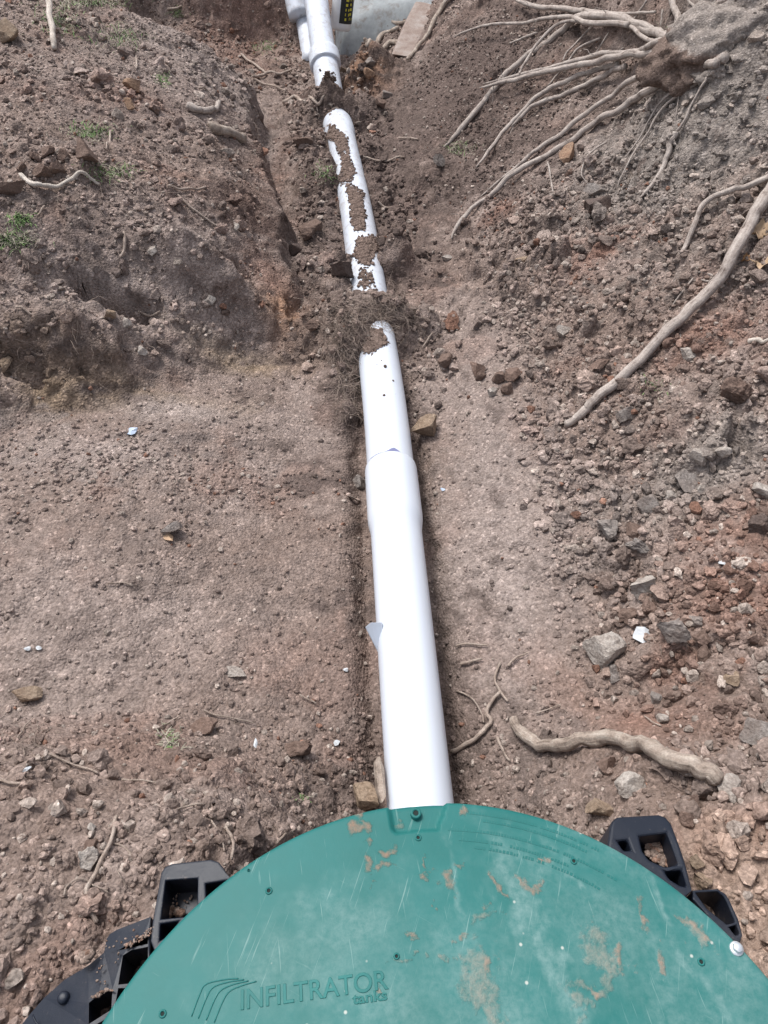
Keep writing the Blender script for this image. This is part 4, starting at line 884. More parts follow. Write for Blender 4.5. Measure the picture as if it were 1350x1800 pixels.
for (px, dia, lab) in [
    ([(75, 1337), (87, 1329), (120, 1343), (149, 1353), (176, 1364)], (5, 5), 'curved pale rootlet on the left apron near the frame edge'),
    ([(-6, 1368), (17, 1380), (54, 1384)], (9, 7), 'thick stub of root entering at the left frame edge'),
    ([(216, 1374), (249, 1374), (295, 1380)], (5, 4), 'level twig in the middle of the left apron'),
    ([(307, 1428), (332, 1420), (361, 1418)], (5, 5), 'short twig above the left lug, tilted up to the right'),
    ([(373, 1445), (390, 1474), (396, 1500)], (4, 4), 'left one of two parallel rootlets above the left lug'),
    ([(398, 1455), (411, 1482), (409, 1515)], (7, 7), 'thicker right one of two parallel rootlets above the left lug'),
    ([(278, 1283), (320, 1260)], (4, 4), 'straight twig slanting above the grass wisp on the left apron'),
    ([(359, 1252), (390, 1262), (448, 1274)], (5, 3), 'thin tapering rootlet left of the pipe on the apron'),
    ([(527, 1225), (558, 1241)], (4, 4), 'tiny slanted twig close to the pipe on its left'),
    ([(33, 1301), (46, 1279), (60, 1266)], (4, 3), 'small bent twig at the far left below the flat stone'),
    ([(207, 1530), (226, 1563)], (3, 3), 'hair-thin straw right of the pale stone by the tank'),
    ([(190, 1030), (212, 1028), (235, 1035)], (4, 3), 'faint rootlet high on the left apron'),
    ([(487, 1487), (505, 1468)], (6, 5), 'short rootlet touching the upper left edge of the green lid'),
    ([(297, 334), (330, 338), (361, 336)], (6, 6), 'level pale stick on the left bank'),
    ([(313, 348), (336, 369), (365, 390), (398, 411)], (5, 5), 'long thin stick slanting down the left bank'),
    ([(220, 413), (221, 438), (212, 458)], (8, 6), 'upright stub of root standing by the hollow in the left bank'),
    ([(81, 367), (75, 378), (62, 384)], (5, 4), 'small curved root at the green grass on the left edge'),
    ([(245, 556), (282, 552)], (6, 4), 'short pale stick low on the left bank'),
    ([(240, 104), (241, 127)], (5, 4), 'small upright twig in the upper left bank'),
    ([(295, 22), (320, 15)], (5, 4), 'small twig at the very top of the left bank'),
    ([(445, 140), (469, 133), (492, 135), (515, 126)], (7, 5), 'upper rootlet poking from the trench wall'),
    ([(424, 99), (448, 116), (469, 133)], (6, 5), 'rootlet running up the trench wall rim'),
    ([(448, 143), (475, 153), (503, 163)], (5, 4), 'lower rootlet poking from the trench wall'),
    ([(498, 187), (523, 179), (550, 177), (571, 175)], (9, 7), 'pale stick bridging the trench to the buried pipe joint'),
    ([(554, 180), (559, 201)], (4, 4), 'tiny twig at the buried pipe joint'),
    ([(578, 189), (598, 198)], (4, 3), 'tiny twig lying on soil over the buried pipe joint'),
    ([(625, 274), (673, 288), (710, 281)], (4, 4), 'thin rootlet arching away right of the far pipe'),
    ([(665, 359), (705, 364)], (5, 4), 'small pale stick right of the pipe beside the soil strip'),
    ([(700, 247), (735, 250)], (4, 3), 'faint twig on the dark soil right of the far pipe'),
    ([(760, 590), (742, 615)], (4, 3), 'short rootlet right of the rooty soil mound'),
    ([(1160, 1280), (1130, 1262)], (4, 3), 'small straw on the gravel right of the thick curved root'),
    ([(610, 875), (632, 884)], (5, 4), 'white curled splinter left of the pipe bell'),
    ([(30, 545), (62, 560)], (6, 4), 'dark stick low at the left edge of the bank'),
    ([(905, 590), (935, 600)], (4, 3), 'fine straw on the trodden strip beside the right slope'),
    ([(195, 235), (188, 268)], (5, 4), 'upright twig between the big clods of the left bank'),
    ([(350, 160), (378, 171)], (5, 4), 'short twig above the splintered wood piece')]:
    stick('twig', lab, 'twig', px, (dia[0] * .8, dia[1] * .7), M_TWIG, 7)
stick('driftwood', 'bleached twisted piece of wood on the left bank', 'wood', [(36, 313), (66, 332), (95, 338), (129, 324), (158, 321), (178, 332)], (9, 5), M_PALEWOOD, 10, .35, tip=.3)
stick('wood_piece', 'splintered pale wood piece half buried in the left bank', 'wood', [(329, 190), (350, 199), (372, 194), (388, 182)], (12, 9), M_ROOT, 10, .35)
stick('wood_piece', 'short brown log lying on the left bank near the trench wall', 'wood', [(372, 234), (400, 240), (430, 250)], (17, 16), M_ROOTD, 12, .2, tip=.85)
stick('wooden_stake', 'pale wooden stake standing upright in the upper left bank', 'stake', [(94, 20), (96, 59), (98, 92)], (11, 9), M_PALEWOOD, 8, .12, lift=(.07, .03, .0), tip=.9)
stick('wood_piece', 'bleached splinter lying at the right edge below the long thick root', 'wood', [(1312, 606), (1335, 605), (1362, 602)], (10, 6), M_PALEWOOD, 8, .3)
stick('tree_root', 'slim brown root running down beside the timber slab', 'root', [(802, -10), (775, 25), (755, 60), (735, 88), (715, 110)], (9, 6), M_ROOTD)
for (px, dia, lab) in [([(640, 75), (665, 58), (690, 42), (725, 38)], (9, 6), 'upper brown root across the concrete footing'), ([(645, 82), (670, 70), (700, 55)], (9, 8), 'middle brown root across the concrete footing'), ([(645, 88), (680, 84), (706, 90)], (10, 8), 'lowest root stub at the base of the timber slab')]:
    stick('tree_root', lab, 'root', px, dia, M_ROOTD, 8)

# root plate: one clump with all its roots
zr = lambda L: [(750 + u / 2.25, v / 2.25) for u, v in L]
SB = at(1215, 95); SB = SB + (CAM - SB) / np.linalg.norm(CAM - SB) * 0.05
plate = empty('root_clump', SB); tag(plate, 'clump of torn tree roots hanging out of the right bank', 'roots')
Vb, Fb = ICO[3]; Vb = Vb.copy()
bm = bmesh.new(); bmesh.ops.create_icosphere(bm, subdivisions=5, radius=1.0); bm.verts.ensure_lookup_table()
Vb = np.array([v.co[:] for v in bm.verts]); Fb = [[v.index for v in f.verts] for f in bm.faces]; bm.free()
for i in range(len(Vb)):
    p = Vector(Vb[i] * 1.6 + 3); q = Vector(Vb[i] * 5 + 9); Vb[i] *= 1 + .28 * mnoise.noise(p) + .16 * mnoise.noise(q) + .08 * mnoise.noise(q * 2.4) + .05 * mnoise.noise(q * 5)
Vb = Vb * np.array([0.20, 0.14, 0.09]); ca, sa = math.cos(.5), math.sin(.5)
Vb = np.stack([Vb[:, 0] * ca - Vb[:, 2] * sa * .6, Vb[:, 1], Vb[:, 0] * sa * .8 + Vb[:, 2]], -1)
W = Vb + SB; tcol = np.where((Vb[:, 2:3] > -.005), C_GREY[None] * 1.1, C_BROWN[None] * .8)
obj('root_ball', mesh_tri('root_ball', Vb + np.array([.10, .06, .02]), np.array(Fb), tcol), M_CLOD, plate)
def hang(px, d0, d1, off0, off1, mat=M_ROOT, knobs=.14, sides=10):
    t = [hit_t(a, b) for a, b in px]; n = len(px); off = np.linspace(off0, off1, n)
    tb = float(np.linalg.norm(SB - CAM)) / float(np.linalg.norm(ray(1215, 95)))
    dep = [min(max(tt - o, 0.5), 9) for tt, o in zip(t, off)]
    k = np.arange(n); dep = np.array(dep); sm = dep.copy()
    for _ in range(3): sm[1:-1] = np.minimum(sm[1:-1], (sm[:-2] + sm[2:]) / 2 + .02); sm[1:-1] = .5 * sm[1:-1] + .25 * (sm[:-2] + sm[2:])
    sm = np.minimum(sm, np.array(t) - .012)
    P = smooth_path([cam_pt(a, b, dd) for (a, b), dd in zip(px, sm)], n * 10); m = sm.mean(); r = 0.98 * np.linspace(d0, d1, len(P)) * m / FPX / 2; r = r * np.clip(np.linspace(8, .3, len(P)), .3, 1)
    wob = np.array([[1.0 * mnoise.noise(Vector((i * .16, d0 + 9, j * 3.3 + px[0][1]))) + .3 * mnoise.noise(Vector((i * .35, d0 + px[0][0], j * 5.1))) for j in range(3)] for i in range(len(P))]); P = P + wob * r[:, None] * .6
    tube('root', P - SB, r, sides, mat, plate, knobs, seed=px[0][0] * .017 + px[0][1])
    if d0 >= 7:
        for _ in range(4):
            i = random.randrange(len(P) // 4, len(P) - 3); q = P[i].copy(); dv = (P[i + 2] - P[i]); dv /= np.linalg.norm(dv) + 1e-9; Q = [q.copy()]; dv = dv + np.array([random.gauss(0, .7), random.gauss(0, .5), random.gauss(-.4, .4)])
            for _k in range(6): dv = dv + np.array([random.gauss(0, .3) for _ in range(3)]); dv /= np.linalg.norm(dv); q = q + dv * random.uniform(.006, .014); q[2] = max(q[2], float(ground_z(q[0], q[1])) + .002); Q.append(q.copy())
            tube('side_shoot', np.array(Q) - SB, np.linspace(.0016, .0006, 7), 5, mat, plate)
for (L_, d0, d1, o0, o1) in [
    ([(1000, 218), (940, 212), (870, 211), (740, 226), (620, 256), (480, 286), (360, 311), (210, 346)], 14, 9, .06, .11),
    ([(1000, 160), (940, 164), (880, 180), (820, 208), (700, 214), (590, 243), (450, 278), (220, 333)], 12, 7, .07, .10),
    ([(990, 160), (930, 138), (860, 108), (760, 70), (640, 62), (585, 75), (530, 125), (440, 190), (330, 280), (270, 345), (200, 430), (120, 530), (66, 585)], 14, 10, .06, .01),
    ([(960, 175), (880, 158), (800, 100), (720, 76), (600, 82), (520, 95), (440, 172), (380, 262), (366, 292)], 7, 5, .05, .06),
    ([(970, 150), (935, 140), (860, 102), (750, 60), (640, 45), (560, 36), (430, 25), (340, -4)], 12, 9, .06, .07),
    ([(800, 95), (640, 90), (560, 66), (470, 72), (380, 92), (260, 96), (170, 120), (104, 146)], 9, 4, .06, .08),
    ([(1150, 248), (1090, 262), (1000, 280), (880, 291), (800, 322), (740, 372), (640, 440), (540, 520), (440, 590), (340, 672), (210, 780)], 13, 7, .04, .012),
    ([(1180, 225), (1130, 250), (1060, 282), (960, 312), (860, 366), (800, 412), (700, 462), (600, 536), (480, 612), (330, 696), (250, 772), (170, 832), (112, 910), (98, 942)], 16, 7, .03, .01),
    ([(790, 262), (730, 282), (640, 330), (520, 381), (420, 422), (335, 500)], 10, 7, .05, .03),
    ([(760, 248), (690, 271), (600, 301), (500, 346), (430, 386), (360, 461), (300, 522), (250, 592), (195, 662)], 10, 6, .05, .01),
    ([(1140, 281), (1060, 301), (960, 346), (850, 362)], 6, 4, .03, .02), ([(1080, 320), (1000, 371), (930, 431), (870, 531), (810, 621), (770, 700), (750, 750)], 5, 3, .02, .012),
    ([(1060, 311), (960, 371), (900, 441), (840, 551), (770, 641)], 5, 3, .02, .012), ([(1110, 301), (1060, 391), (1010, 491), (985, 525)], 5, 5, .02, .015), ([(985, 520), (960, 580), (940, 651), (890, 731), (845, 781)], 12, 6, .015, .01),
    ([(965, -20), (978, 30), (992, 65), (986, 112)], 12, 11, .04, .06), ([(690, 150), (600, 191), (560, 241), (520, 291), (470, 351)], 5, 3, .02, .012), ([(660, 100), (560, 201), (540, 241)], 4, 3, .02, .015),
    ([(330, 172), (380, 150), (440, 128)], 4, 5, .015, .015), ([(870, 0), (820, 75), (790, 80)], 4, 4, .03, .03), ([(932, 40), (926, 106)], 4, 3, .03, .02), ([(1035, 0), (1072, 46)], 5, 4, .03, .02),
    ([(712, 560), (640, 612), (612, 682), (636, 726)], 4, 2, .015, .012), ([(480, 640), (502, 770)], 4, 3, .02, .012), ([(905, 48), (800, 52), (700, 50)], 5, 4, .05, .06), ([(780, 190), (700, 240), (620, 320)], 4, 3, .02, .012), ([(1010, 300), (985, 460)], 3, 2, .012, .012), ([(720, 130), (670, 210), (650, 260)], 3, 2, .02, .012)]:
    hang(zr(L_), d0, d1, o0, o1, sides=10 if d0 > 6 else 7)
stick('split_log', 'split log with yellow wood at the top edge above the roots', 'log', zr([(860, -8), (1000, 4), (1120, 10), (1260, 30)]), (16, 18), M_YELLOW, 12, .12, lift=(.06, .06, .05, .04), tip=.9)

# ------------------------------------------------------------------ single rocks
def rock(name, label, cat, px, py, w, h, mat, seed, flat=0.95, sink=0.17, rot=0.0, cuts=11, rough=0.10, group=None, sub=4):
    p = at(px, py + h * .15); t = hit_t(px, py); sx = w * t / FPX / 2; sy = h * t / FPX / 2 * 1.15
    V, F = stone_shape(sub, 9000 + seed, cuts=cuts + 3, rough=rough, cut_lo=0.34)
    V = V / np.abs(V).max(0)
    V = V * np.array([sx, max(sy * .85, sx * .5), max(min(sx, sy) * flat, sy * .6)])
    c, s_ = math.cos(rot), math.sin(rot); V = np.stack([V[:, 0] * c - V[:, 1] * s_, V[:, 0] * s_ + V[:, 1] * c, V[:, 2]], -1)
    hz = -V[:, 2].min(); V[:, 2] += hz * (1 - 2 * sink)
    o = obj(name, mesh_tri(name, V, F, None, smooth=False), RM[mat]); o.location = p
    return tag(o, label, cat, group)
k = 0
for (lab, px, py, w, h, mat, kw) in [
    ('tan rock wedged against the right side of the pipe', 750, 757, 54, 46, 'tan', dict(rot=.4)),
    ('grey stone wedged left of the pipe bell', 631, 849, 28, 32, 'grey', {}),
    ('pale block at the foot of the dark clods right of the pipe', 866, 692, 28, 18, 'pale', dict(cuts=5)),
    ('large dark rock below the hanging roots', 1041, 372, 60, 50, 'dark', {}), ('grey stone resting on top of the large dark rock', 1045, 342, 44, 26, 'grey', dict(sink=.15)),
    ('orange tan stone under the lowest hanging root', 1000, 275, 40, 36, 'orange', {}), ('small reddish stone below the orange tan stone', 1000, 306, 22, 16, 'red', {}),
    ('grey upright slab stone on the right spoil slope', 1200, 842, 42, 66, 'grey', dict(flat=1.1)), ('pale pitted round stone on the right slope', 1127, 1030, 56, 52, 'pale', dict(cuts=5, rough=.22, sub=4)),
    ('large pale wedge shaped stone on the trodden strip', 1058, 1142, 76, 68, 'pale', dict(cuts=6, rot=-.5)), ('flat grey scalloped stone beside a white shard', 1178, 1112, 64, 58, 'grey', dict(rough=.2, sub=4)),
    ('small smooth grey pebble upper right of the scalloped stone', 1220, 1092, 28, 24, 'grey', dict(cuts=3)), ('square grey stone below the tip of the long thick root', 1096, 732, 36, 34, 'grey', dict(cuts=6)),
    ('oval pale pebble on the right edge slope', 1268, 798, 36, 22, 'pale', dict(cuts=3)), ('lumpy pale stone left of the oval pale pebble', 1222, 804, 38, 28, 'pale', {}),
    ('brown grey clod left of a flat slab on the right slope', 1070, 926, 40, 52, 'grey', dict(rough=.2)), ('smooth flat slab leaning on a clod on the right slope', 1108, 934, 36, 40, 'brown', dict(cuts=4)), ('crumbly grey clod below the flat leaning slab', 1118, 958, 46, 30, 'grey', dict(rough=.25)),
    ('pale stone right of the upright grey slab', 1232, 862, 20, 20, 'pale', {}), ('pale chunk below the upright grey slab', 1182, 875, 30, 22, 'pale', {}), ('triangular grey stone left of the upright slab', 1138, 888, 40, 34, 'grey', dict(cuts=5)),
    ('dark fibrous clod below the long thick root at right', 1288, 698, 66, 52, 'brown', dict(rough=.25, sub=4)), ('white lump on the slope left of the long thick root', 988, 588, 30, 26, 'pale', {}), ('brown stone under the long thick root', 1052, 645, 44, 26, 'red', {}),
    ('pale stone just below the long thick root', 1205, 625, 30, 24, 'pale', {}), ('brown stone high on the left apron', 302, 932, 42, 26, 'grey', {}), ('flat tan stone on the left apron by the frame edge', 52, 1220, 52, 32, 'tan', dict(cuts=5)),
    ('pale rough stone above the black tank shoulder', 157, 1513, 46, 42, 'pale', dict(rough=.18)), ('small pale pebble above the rough pale stone', 164, 1453, 16, 16, 'pale', {}), ('brown clod above the rough pale stone', 166, 1482, 28, 34, 'brown', {}),
    ('brown stone standing at the lid left of the pipe', 642, 1404, 56, 60, 'tan', dict(flat=1.1, sink=.2)), ('pinkish grey rock below the thick curved root', 1105, 1378, 56, 44, 'pale', dict(rot=.5)), ('reddish clod tucked under the thick curved root', 1062, 1348, 44, 34, 'red', {}),
    ('large pale rock right of the thick curved root end', 1280, 1385, 48, 54, 'pale', {}), ('brown round stone under the thick curved root end', 1212, 1407, 36, 38, 'brown', dict(cuts=5)), ('tan boulder left of the right tank lug', 1052, 1420, 46, 44, 'tan', {}),
    ('red brown stone above the right lug', 1185, 1325, 36, 30, 'red', {}), ('brown clod right of the red brown stone', 1208, 1326, 32, 26, 'brown', {}), ('reddish stone at the upper right corner of the right lug', 1208, 1437, 34, 34, 'red', dict(cuts=6)),
    ('grey block right of the thick curved root end', 1330, 1290, 60, 50, 'grey', {}), ('tan crumbly clod right of the right lug', 1228, 1545, 42, 34, 'tan', dict(rough=.25)), ('smaller tan clod right of the right lug', 1220, 1512, 34, 26, 'tan', {}),
    ('large clod in the middle of the left bank', 152, 273, 44, 44, 'brown', dict(rough=.12)), ('clod left of the large left bank clod', 117, 278, 32, 32, 'brown', {}), ('small clod at far left of the clod cluster', 62, 278, 24, 26, 'brown', {}), ('clod in the middle of the left bank cluster', 88, 268, 26, 28, 'brown', {}),
    ('broad clod at the foot of the left bank cluster', 75, 308, 50, 30, 'brown', {}), ('clod with a twig at the foot of the left bank cluster', 106, 300, 30, 30, 'brown', {}), ('small clod just under the left frame corner cluster', 38, 300, 22, 20, 'brown', {}),
    ('orange brown block at the top left frame edge', 14, 62, 46, 52, 'tan', dict(rough=.12)), ('broad flat clod at the left edge above the bleached wood', 20, 338, 62, 34, 'brown', {}),
    ('brown stone in a crack of the left bank', 196, 555, 28, 24, 'tan', {}), ('pale stone right of the cracked-in stone', 224, 568, 24, 22, 'pale', {}), ('pale pebble low on the left bank', 251, 618, 18, 18, 'pale', {}), ('pale stone beside the small hollow on the left bank', 271, 441, 22, 24, 'pale', {}),
    ('pale pebble on the left bank below the long thin stick', 415, 403, 18, 14, 'pale', {}), ('pale stone on the left bank near the trench wall', 370, 531, 24, 24, 'pale', {}), ('round tan stone at the left edge under the overhang', 8, 640, 28, 34, 'tan', {}),
    ('two-toned orange stone high in the left bank', 228, 186, 26, 20, 'orange', {}), ('yellowish clod high in the left bank', 238, 158, 36, 28, 'orange', {}), ('small red stone high in the left bank', 170, 145, 22, 20, 'red', {}),
    ('grey clod at the tip of the big hanging root', 770, 286, 26, 26, 'grey', dict(rough=.2)), ('brown stone in the dark soil right of the buried joint', 668, 184, 22, 22, 'brown', {}), ('pale stone in the dark soil right of the buried joint', 678, 170, 20, 16, 'grey', {}), ('orange stone by the upper pipe', 650, 132, 22, 20, 'orange', {}), ('tan stone by the upper pipe', 600, 127, 22, 18, 'tan', {}), ('pale grey stone by the upper pipe', 650, 114, 20, 16, 'grey', {}),
    ('pale flat pebble on the trodden strip below the roots', 786, 456, 20, 12, 'pale', {}), ('buff pebble on the slope below the roots', 915, 460, 24, 14, 'tan', {}),
    ('brown lump in the left trench floor', 530, 255, 44, 26, 'brown', dict(rough=.15)), ('dark lump left of the soil strip on the pipe', 515, 445, 34, 30, 'dark', {}), ('big dark clod left of the pipe above the rooty mound', 605, 480, 48, 44, 'dark', dict(rough=.2, sub=4)), ('light clod left of the pipe beside the trench wall', 545, 410, 50, 30, 'brown', dict(rough=.22, sub=4)),
    ('round clod left of the rooty mound', 551, 575, 30, 26, 'brown', dict(rough=.15)), ('clod pressed on the pipe below the rooty mound', 672, 603, 22, 18, 'brown', {}), ('brown clod right of the pipe near the rooty mound', 778, 636, 32, 30, 'brown', {}), ('large brown clod on the left apron above the grass wisp', 363, 1276, 52, 36, 'red', dict(flat=.5)), ('flat pale slab sunk in the left apron', 412, 1175, 50, 36, 'pale', dict(flat=.35, sink=.42)),
    ('dark clod left of the pipe near the lid', 520, 1318, 62, 34, 'brown', dict(rough=.22, sub=4)), ('dark clods heap upper one right of the pipe', 838, 650, 26, 34, 'red', {}), ('dark clod at the left foot of the heap', 845, 661, 22, 20, 'brown', {}), ('dark round clod in the middle of the heap', 872, 668, 30, 26, 'brown', {}), ('dark red clod at the right of the heap', 898, 662, 30, 30, 'red', {}), ('small dark clod at the lower right of the heap', 892, 688, 24, 22, 'brown', {}),
    ('pinkish pebble right of the white shard', 1165, 1180, 28, 18, 'red', {}), ('grey stone under the pale wedge stone', 1080, 1185, 34, 34, 'grey', dict(rough=.2)), ('brown crumbly clod left of the red brown clod pair', 1102, 1080, 44, 34, 'brown', dict(rough=.25, sub=4)), ('red brown crumbly clod below the pitted stone', 1138, 1072, 30, 30, 'red', dict(rough=.25, sub=4)),
    ('grey pebble on the gravel right of the trodden strip', 1150, 1225, 24, 22, 'grey', {}), ('grey pebble by the small red patch', 1165, 1262, 26, 24, 'pale', {}), ('tan brown stone on the right gravel', 1285, 1190, 26, 34, 'tan', {}), ('brown stone on the gravel at the far right', 1240, 1150, 30, 34, 'brown', {}), ('big grey clod at the right frame edge', 1340, 865, 34, 44, 'pale', {}), ('dark clod at the right frame edge', 1328, 925, 50, 40, 'dark', dict(rough=.2))]:
    k += 1; kw = dict(dict(rot=random.uniform(-.6, .6)), **kw); rock('stone' if 'clod' not in lab and 'lump' not in lab else 'soil_clod', lab, 'stone' if 'clod' not in lab and 'lump' not in lab else 'clod', px, py, w, h, mat, k, **kw)

# ------------------------------------------------------------------ scraps, leaves, bark
M_PAPER = plain('white_scrap', (0.47, 0.49, 0.51), 0.5, 0.3, nz=0.3); M_BLUE = plain('blue_scrap', (0.42, 0.50, 0.62), 0.4, 0.4, nz=0.15); M_CHIP = plain('wood_chip', (0.42, 0.29, 0.19), 0.8, nz=0.2)
def scrap(name, label, cat, px, py, w, h, mat, seed, tilt=(0, 0), lift=0.003):
    r = random.Random(seed); t = hit_t(px, py); p = at(px, py, lift); n = 9; sx, sy = w * t / FPX / 2, h * t / FPX / 2 * 1.25
    top = []; 
    for i in range(n):
        a = 2 * math.pi * i / n + r.uniform(-.2, .2); q = r.uniform(.65, 1.1); top.append((sx * q * math.cos(a), sy * q * math.sin(a), .25 * sx * math.sin(2 * a + seed)))
    V = [(0, 0, .12 * sx)] + top; th = .0008; V2 = [(x, y, z - th) for x, y, z in V]; m_ = n + 1
    F = [[0, 1 + i, 1 + (i + 1) % n] for i in range(n)] + [[m_, m_ + 1 + (i + 1) % n, m_ + 1 + i] for i in range(n)] + [[1 + i, m_ + 1 + i, m_ + 1 + (i + 1) % n, 1 + (i + 1) % n] for i in range(n)]
    o = obj(name, mesh_py(name, V + V2, F, False), mat); o.location = p; o.rotation_euler = (R(tilt[0]), R(tilt[1]), r.uniform(0, 6)); return tag(o, label, cat)
for i, (lab, px, py, w, h, mat, nm, cat) in enumerate([
    ('pale blue plastic scrap high on the left apron', 232, 762, 26, 14, M_BLUE, 'plastic_scrap', 'scrap'), ('left one of two white flecks on the left apron', 50, 1143, 12, 8, M_PAPER, 'plastic_scrap', 'scrap'), ('right one of two white flecks on the left apron', 70, 1142, 10, 12, M_PAPER, 'plastic_scrap', 'scrap'),
    ('white torn scrap on the right gravel slope', 1271, 993, 20, 18, M_PAPER, 'plastic_scrap', 'scrap'), ('white shard next to the scalloped grey stone', 1132, 1122, 42, 26, M_PAPER, 'plastic_shard', 'shard'), ('white fleck by the pipe near the dark clod', 592, 1308, 12, 10, M_PAPER, 'plastic_scrap', 'scrap'),
    ('white fleck left of the dark clod near the lid', 450, 1309, 8, 14, M_PAPER, 'plastic_scrap', 'scrap'), ('white fleck on the left apron near the white tab', 608, 1180, 11, 7, M_PAPER, 'plastic_scrap', 'scrap'), ('pale blue fleck on top of the thick curved root', 1015, 1303, 18, 7, M_BLUE, 'plastic_scrap', 'scrap'),
    ('orange wood chip below the stone on the left apron', 298, 947, 28, 14, M_CHIP, 'wood_chip', 'wood chip'), ('small white fleck at the left edge near the curved rootlet', 50, 1355, 18, 6, M_PAPER, 'plastic_scrap', 'scrap'), ('small blue fleck right of the pipe bell', 778, 863, 8, 8, M_BLUE, 'plastic_scrap', 'scrap')]):
    scrap(nm, lab, cat, px, py, w, h, mat, 50 + i, (random.uniform(-15, 15), random.uniform(-15, 15)), .006)
# white tab stuck between pipe and soil
tab = prism('plastic_tab', [cam_pt(642, 1102, 1.40), cam_pt(652, 1094, 1.40), cam_pt(672, 1094, 1.41), cam_pt(672, 1150, 1.42), cam_pt(664, 1146, 1.42)], (0.0, 0.006, -0.012), M_PVC, bevel=.0015)
tag(tab, 'white pointed plastic tab sticking out on the left of the pipe', 'plastic tab')
brk = prism('bark_strip', [cam_pt(660, 1340, 1.24), cam_pt(668, 1328, 1.25), cam_pt(676, 1352, 1.24), cam_pt(679, 1400, 1.20), cam_pt(672, 1412, 1.19), cam_pt(664, 1390, 1.21)], (-0.004, 0.004, -0.012), M_ROOTD, bevel=.002)
tag(brk, 'narrow strip of bark leaning on the left side of the pipe at the lid', 'bark')
M_LEAF = plain('dead_leaf', (0.36, 0.20, 0.10), 0.7, 0.25, nz=0.3, sc=45); M_LEAF2 = plain('tan_leaf', (0.40, 0.285, 0.185), 0.7, 0.25, nz=0.2, sc=45)
def leaf(label, px, py, size, mat, seed, rot):
    r = random.Random(seed); t = hit_t(px, py); p = at(px, py, .008); sz = size * t / FPX / 2; out = []
    lobes = [(0, 1.0), (16, .55), (38, .9), (55, .45), (80, .8), (100, .4), (130, .6), (165, .32), (180, .15)]
    prof = lobes + [(360 - a, q) for a, q in lobes[::-1][1:-1]]
    ring_ = [(a, q * r.uniform(.88, 1.08)) for a, q in prof]; V = [(0, 0, .1 * sz)]; F = []
    for f in (.5, 1.0):
        for a, q in ring_: x = sz * q * f * math.cos(R(a)); y = sz * q * f * math.sin(R(a)); V.append((x, y, .28 * sz * f * f * math.sin(R(a) * 2 + seed) + .22 * sz * f * f + .05 * sz * r.uniform(-1, 1)))
    n = len(ring_)
    for i in range(n): j = (i + 1) % n; F.append([0, 1 + i, 1 + j]); F.append([1 + i, 1 + n + i, 1 + n + j, 1 + j])
    o = obj('dead_leaf', mesh_py('dead_leaf', V, F), mat); o.location = p; o.rotation_euler = (R(-25), R(-15), rot); so = o.modifiers.new('s', 'SOLIDIFY'); so.thickness = .0006; return tag(o, label, 'leaf')
leaf('curled tan lobed leaf at the right edge below the long root', 1335, 472, 62, M_LEAF2, 3, .3)
leaf('broad tan dry leaf under the long root at the right edge', 1336, 415, 70, M_LEAF2, 5, 2.0)
leaf('small brown dry leaf at the stem of the curled tan leaf', 1308, 463, 26, M_LEAF, 8, 1.0)

# ------------------------------------------------------------------ grass
def grass_mat(name, c1, c2):
    m, N, L, B = nt(name); at_ = N.new('ShaderNodeAttribute'); at_.attribute_name = 'tint'; L.new(at_.outputs['Color'], B.inputs['Base Color']); B.inputs['Roughness'].default_value = .7; B.inputs['Specular IOR Level'].default_value = .2; return m
M_GRASS = grass_mat('grass', 0, 0)
def blades(P, length, width, col, droop=.5, nseg=3, flat=.35):
    V = []; F = []; C = []
    for p, l, w, c in zip(P, length, width, col):
        a = random.uniform(0, 6.283); el = random.uniform(flat, 1.3); d = np.array([math.cos(a) * math.cos(el), math.sin(a) * math.cos(el), math.sin(el)]); sd = np.array([-math.sin(a), math.cos(a), 0]); b = len(V)
        for i in range(nseg + 1):
            f = i / nseg; q = p + d * l * f + np.array([0, 0, -droop * l * f * f]); ww = w * (1 - .85 * f); V += [q - sd * ww, q + sd * ww]; C += [c, c]
            if i: F.append([b + 2 * i - 2, b + 2 * i - 1, b + 2 * i + 1, b + 2 * i])
    return np.array(V), np.array(F), np.array(C)
def tuft(label, px, py, w, h, n, ln, green, seed):
    random.seed(seed); c0 = at(px, py); P = []; Ls = []; Ws = []; Cs = []
    for _ in range(int(n * 1.9)):
        a, b = random.gauss(px, w / 4), random.gauss(py, h / 4); p = at(a, b); P.append(p - c0); Ls.append(ln * random.uniform(.5, 1.2)); Ws.append(random.uniform(.0008, .0017))
        g = random.random() < green; c = np.array([.13, .21, .075]) if g else np.array([.28, .26, .20]); Cs.append(c * random.uniform(.7, 1.4))
    V, F, C = blades(P, Ls, Ws, Cs); o = obj('grass_tuft', mesh_tri('grass_tuft', V, F, C), M_GRASS); o.location = c0; tag(o, label, 'grass', kind='stuff')
tuft('grey green grass tuft behind the upright stake', 105, 40, 70, 50, 130, .05, .45, 1)
tuft('dry grass patch at the top of the left bank', 210, 68, 110, 40, 150, .045, .4, 2)
tuft('green grass patch above the big clods on the left bank', 155, 235, 90, 30, 130, .03, .7, 3)
tuft('bright green moss-like grass at the left edge', 36, 388, 40, 22, 130, .022, .9, 4)
tuft('grey green grass below the bright green grass at the left edge', 28, 425, 80, 40, 190, .035, .4, 5)
tuft('sparse grass on the mound right of the bleached wood', 195, 305, 90, 30, 110, .03, .5, 6)
tuft('small grass wisp at the long thick root', 1152, 682, 36, 26, 34, .022, .5, 7)
tuft('grass wisp on the left apron under a slanting twig', 303, 1300, 34, 40, 40, .022, .15, 8)
tuft('tiny green sprig above the lid left of the pipe', 535, 1408, 30, 24, 18, .012, .6, 9)
tuft('dark green sprigs in the trench left of the far pipe', 470, 85, 60, 26, 120, .035, .5, 10)
tuft('green moss sprig left of the half covered pipe', 570, 305, 40, 34, 110, .03, .5, 11)
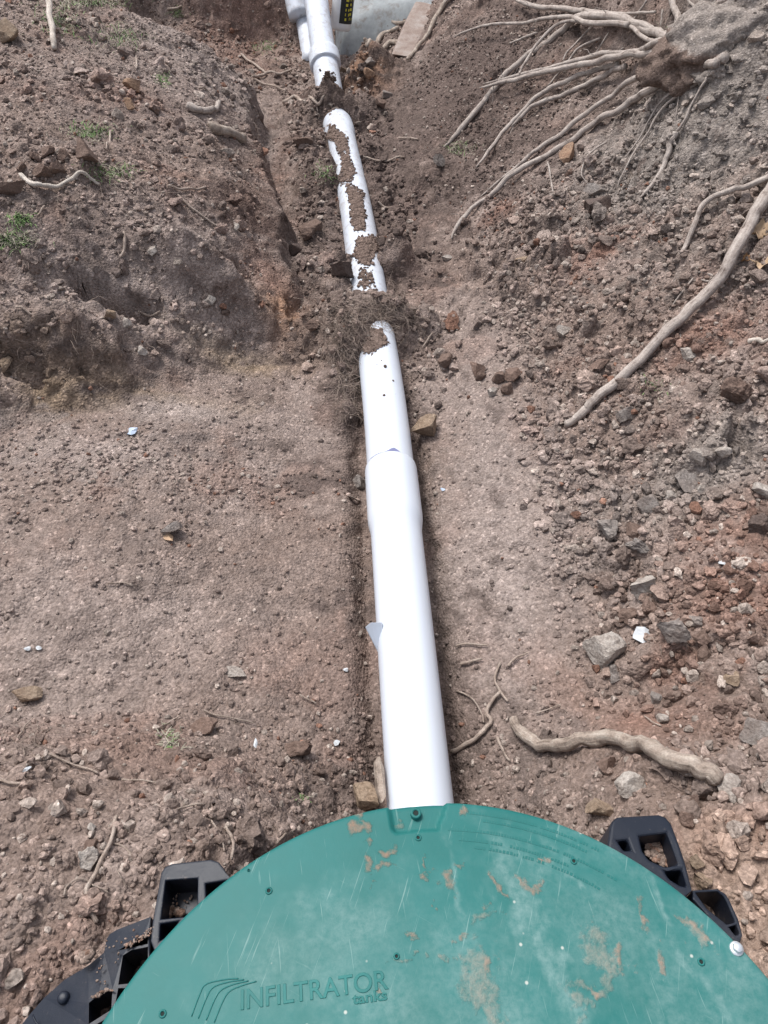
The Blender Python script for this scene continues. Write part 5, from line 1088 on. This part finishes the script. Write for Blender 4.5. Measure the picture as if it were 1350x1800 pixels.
tuft('small green sprig on the upper left bank', 285, 140, 26, 24, 40, .03, .9, 12)
tuft('small green sprig at the very top of the left bank', 313, 24, 22, 20, 36, .035, .9, 13)
tuft('dry grass along the top edge of the left bank', 160, 8, 150, 16, 140, .05, .35, 14)
tuft('grass fringe on the root clump', 1200, 62, 90, 30, 130, .035, .25, 15)
tuft('dry grass wisp at the tip of the big hanging root', 810, 262, 60, 26, 70, .04, .3, 16)
random.seed(99)

# fine rootlets: root-matted mound over the pipe and hairs in the banks
Vh = []; Fh = []
def hair(p, l, r):
    a = random.uniform(0, 6.283); d = np.array([math.cos(a), math.sin(a), random.uniform(-.1, .5)]); Q = []; q = np.array(p, float)
    for i in range(7):
        Q.append(q.copy()); d = d + np.array([random.gauss(0, .35), random.gauss(0, .35), random.gauss(-.16, .25)]); d /= np.linalg.norm(d); q = q + d * l / 6; g = float(ground_z(q[0], q[1])) + r; 
        if q[2] < g: q[2] = g
    V, F, _ = tube_arrays(Q, np.linspace(r, r * .4, 7), 3, 0, False); b = len(Vh); Vh.extend(V); Fh.extend([[b + i for i in f] for f in F])
for (px, py, w, h, n, l) in [(640, 560, 110, 60, 420, .06), (612, 665, 40, 80, 260, .06), (690, 545, 60, 40, 150, .06), (600, 610, 60, 60, 200, .06), (560, 470, 80, 120, 120, .04), (250, 360, 260, 60, 60, .05), (120, 590, 200, 60, 25, .05), (470, 250, 50, 260, 90, .06), (1000, 130, 200, 120, 130, .07), (1130, 300, 180, 80, 70, .05),
                               (400, 1300, 500, 300, 40, .03), (1000, 900, 400, 500, 60, .03), (720, 260, 120, 160, 60, .04), (300, 150, 300, 200, 110, .05), (100, 640, 160, 60, 15, .05), (40, 1310, 90, 60, 60, .04), (560, 130, 160, 100, 50, .05)]:
    for _ in range(n): p = at(random.gauss(px, w / 2.6), random.gauss(py, h / 2.6), .003); hair(p, l * random.uniform(.5, 1.4), random.uniform(.0004, .0009))
me = mesh_tri('rootlets', np.array(Vh), np.array(Fh)); fr = obj('rootlets', me, plain('rootlet', (0.27, 0.215, 0.18), 0.85, 0.15, nz=0.3, sc=30)); tag(fr, 'hair-fine rootlets matted in the soil', 'rootlets', kind='stuff')
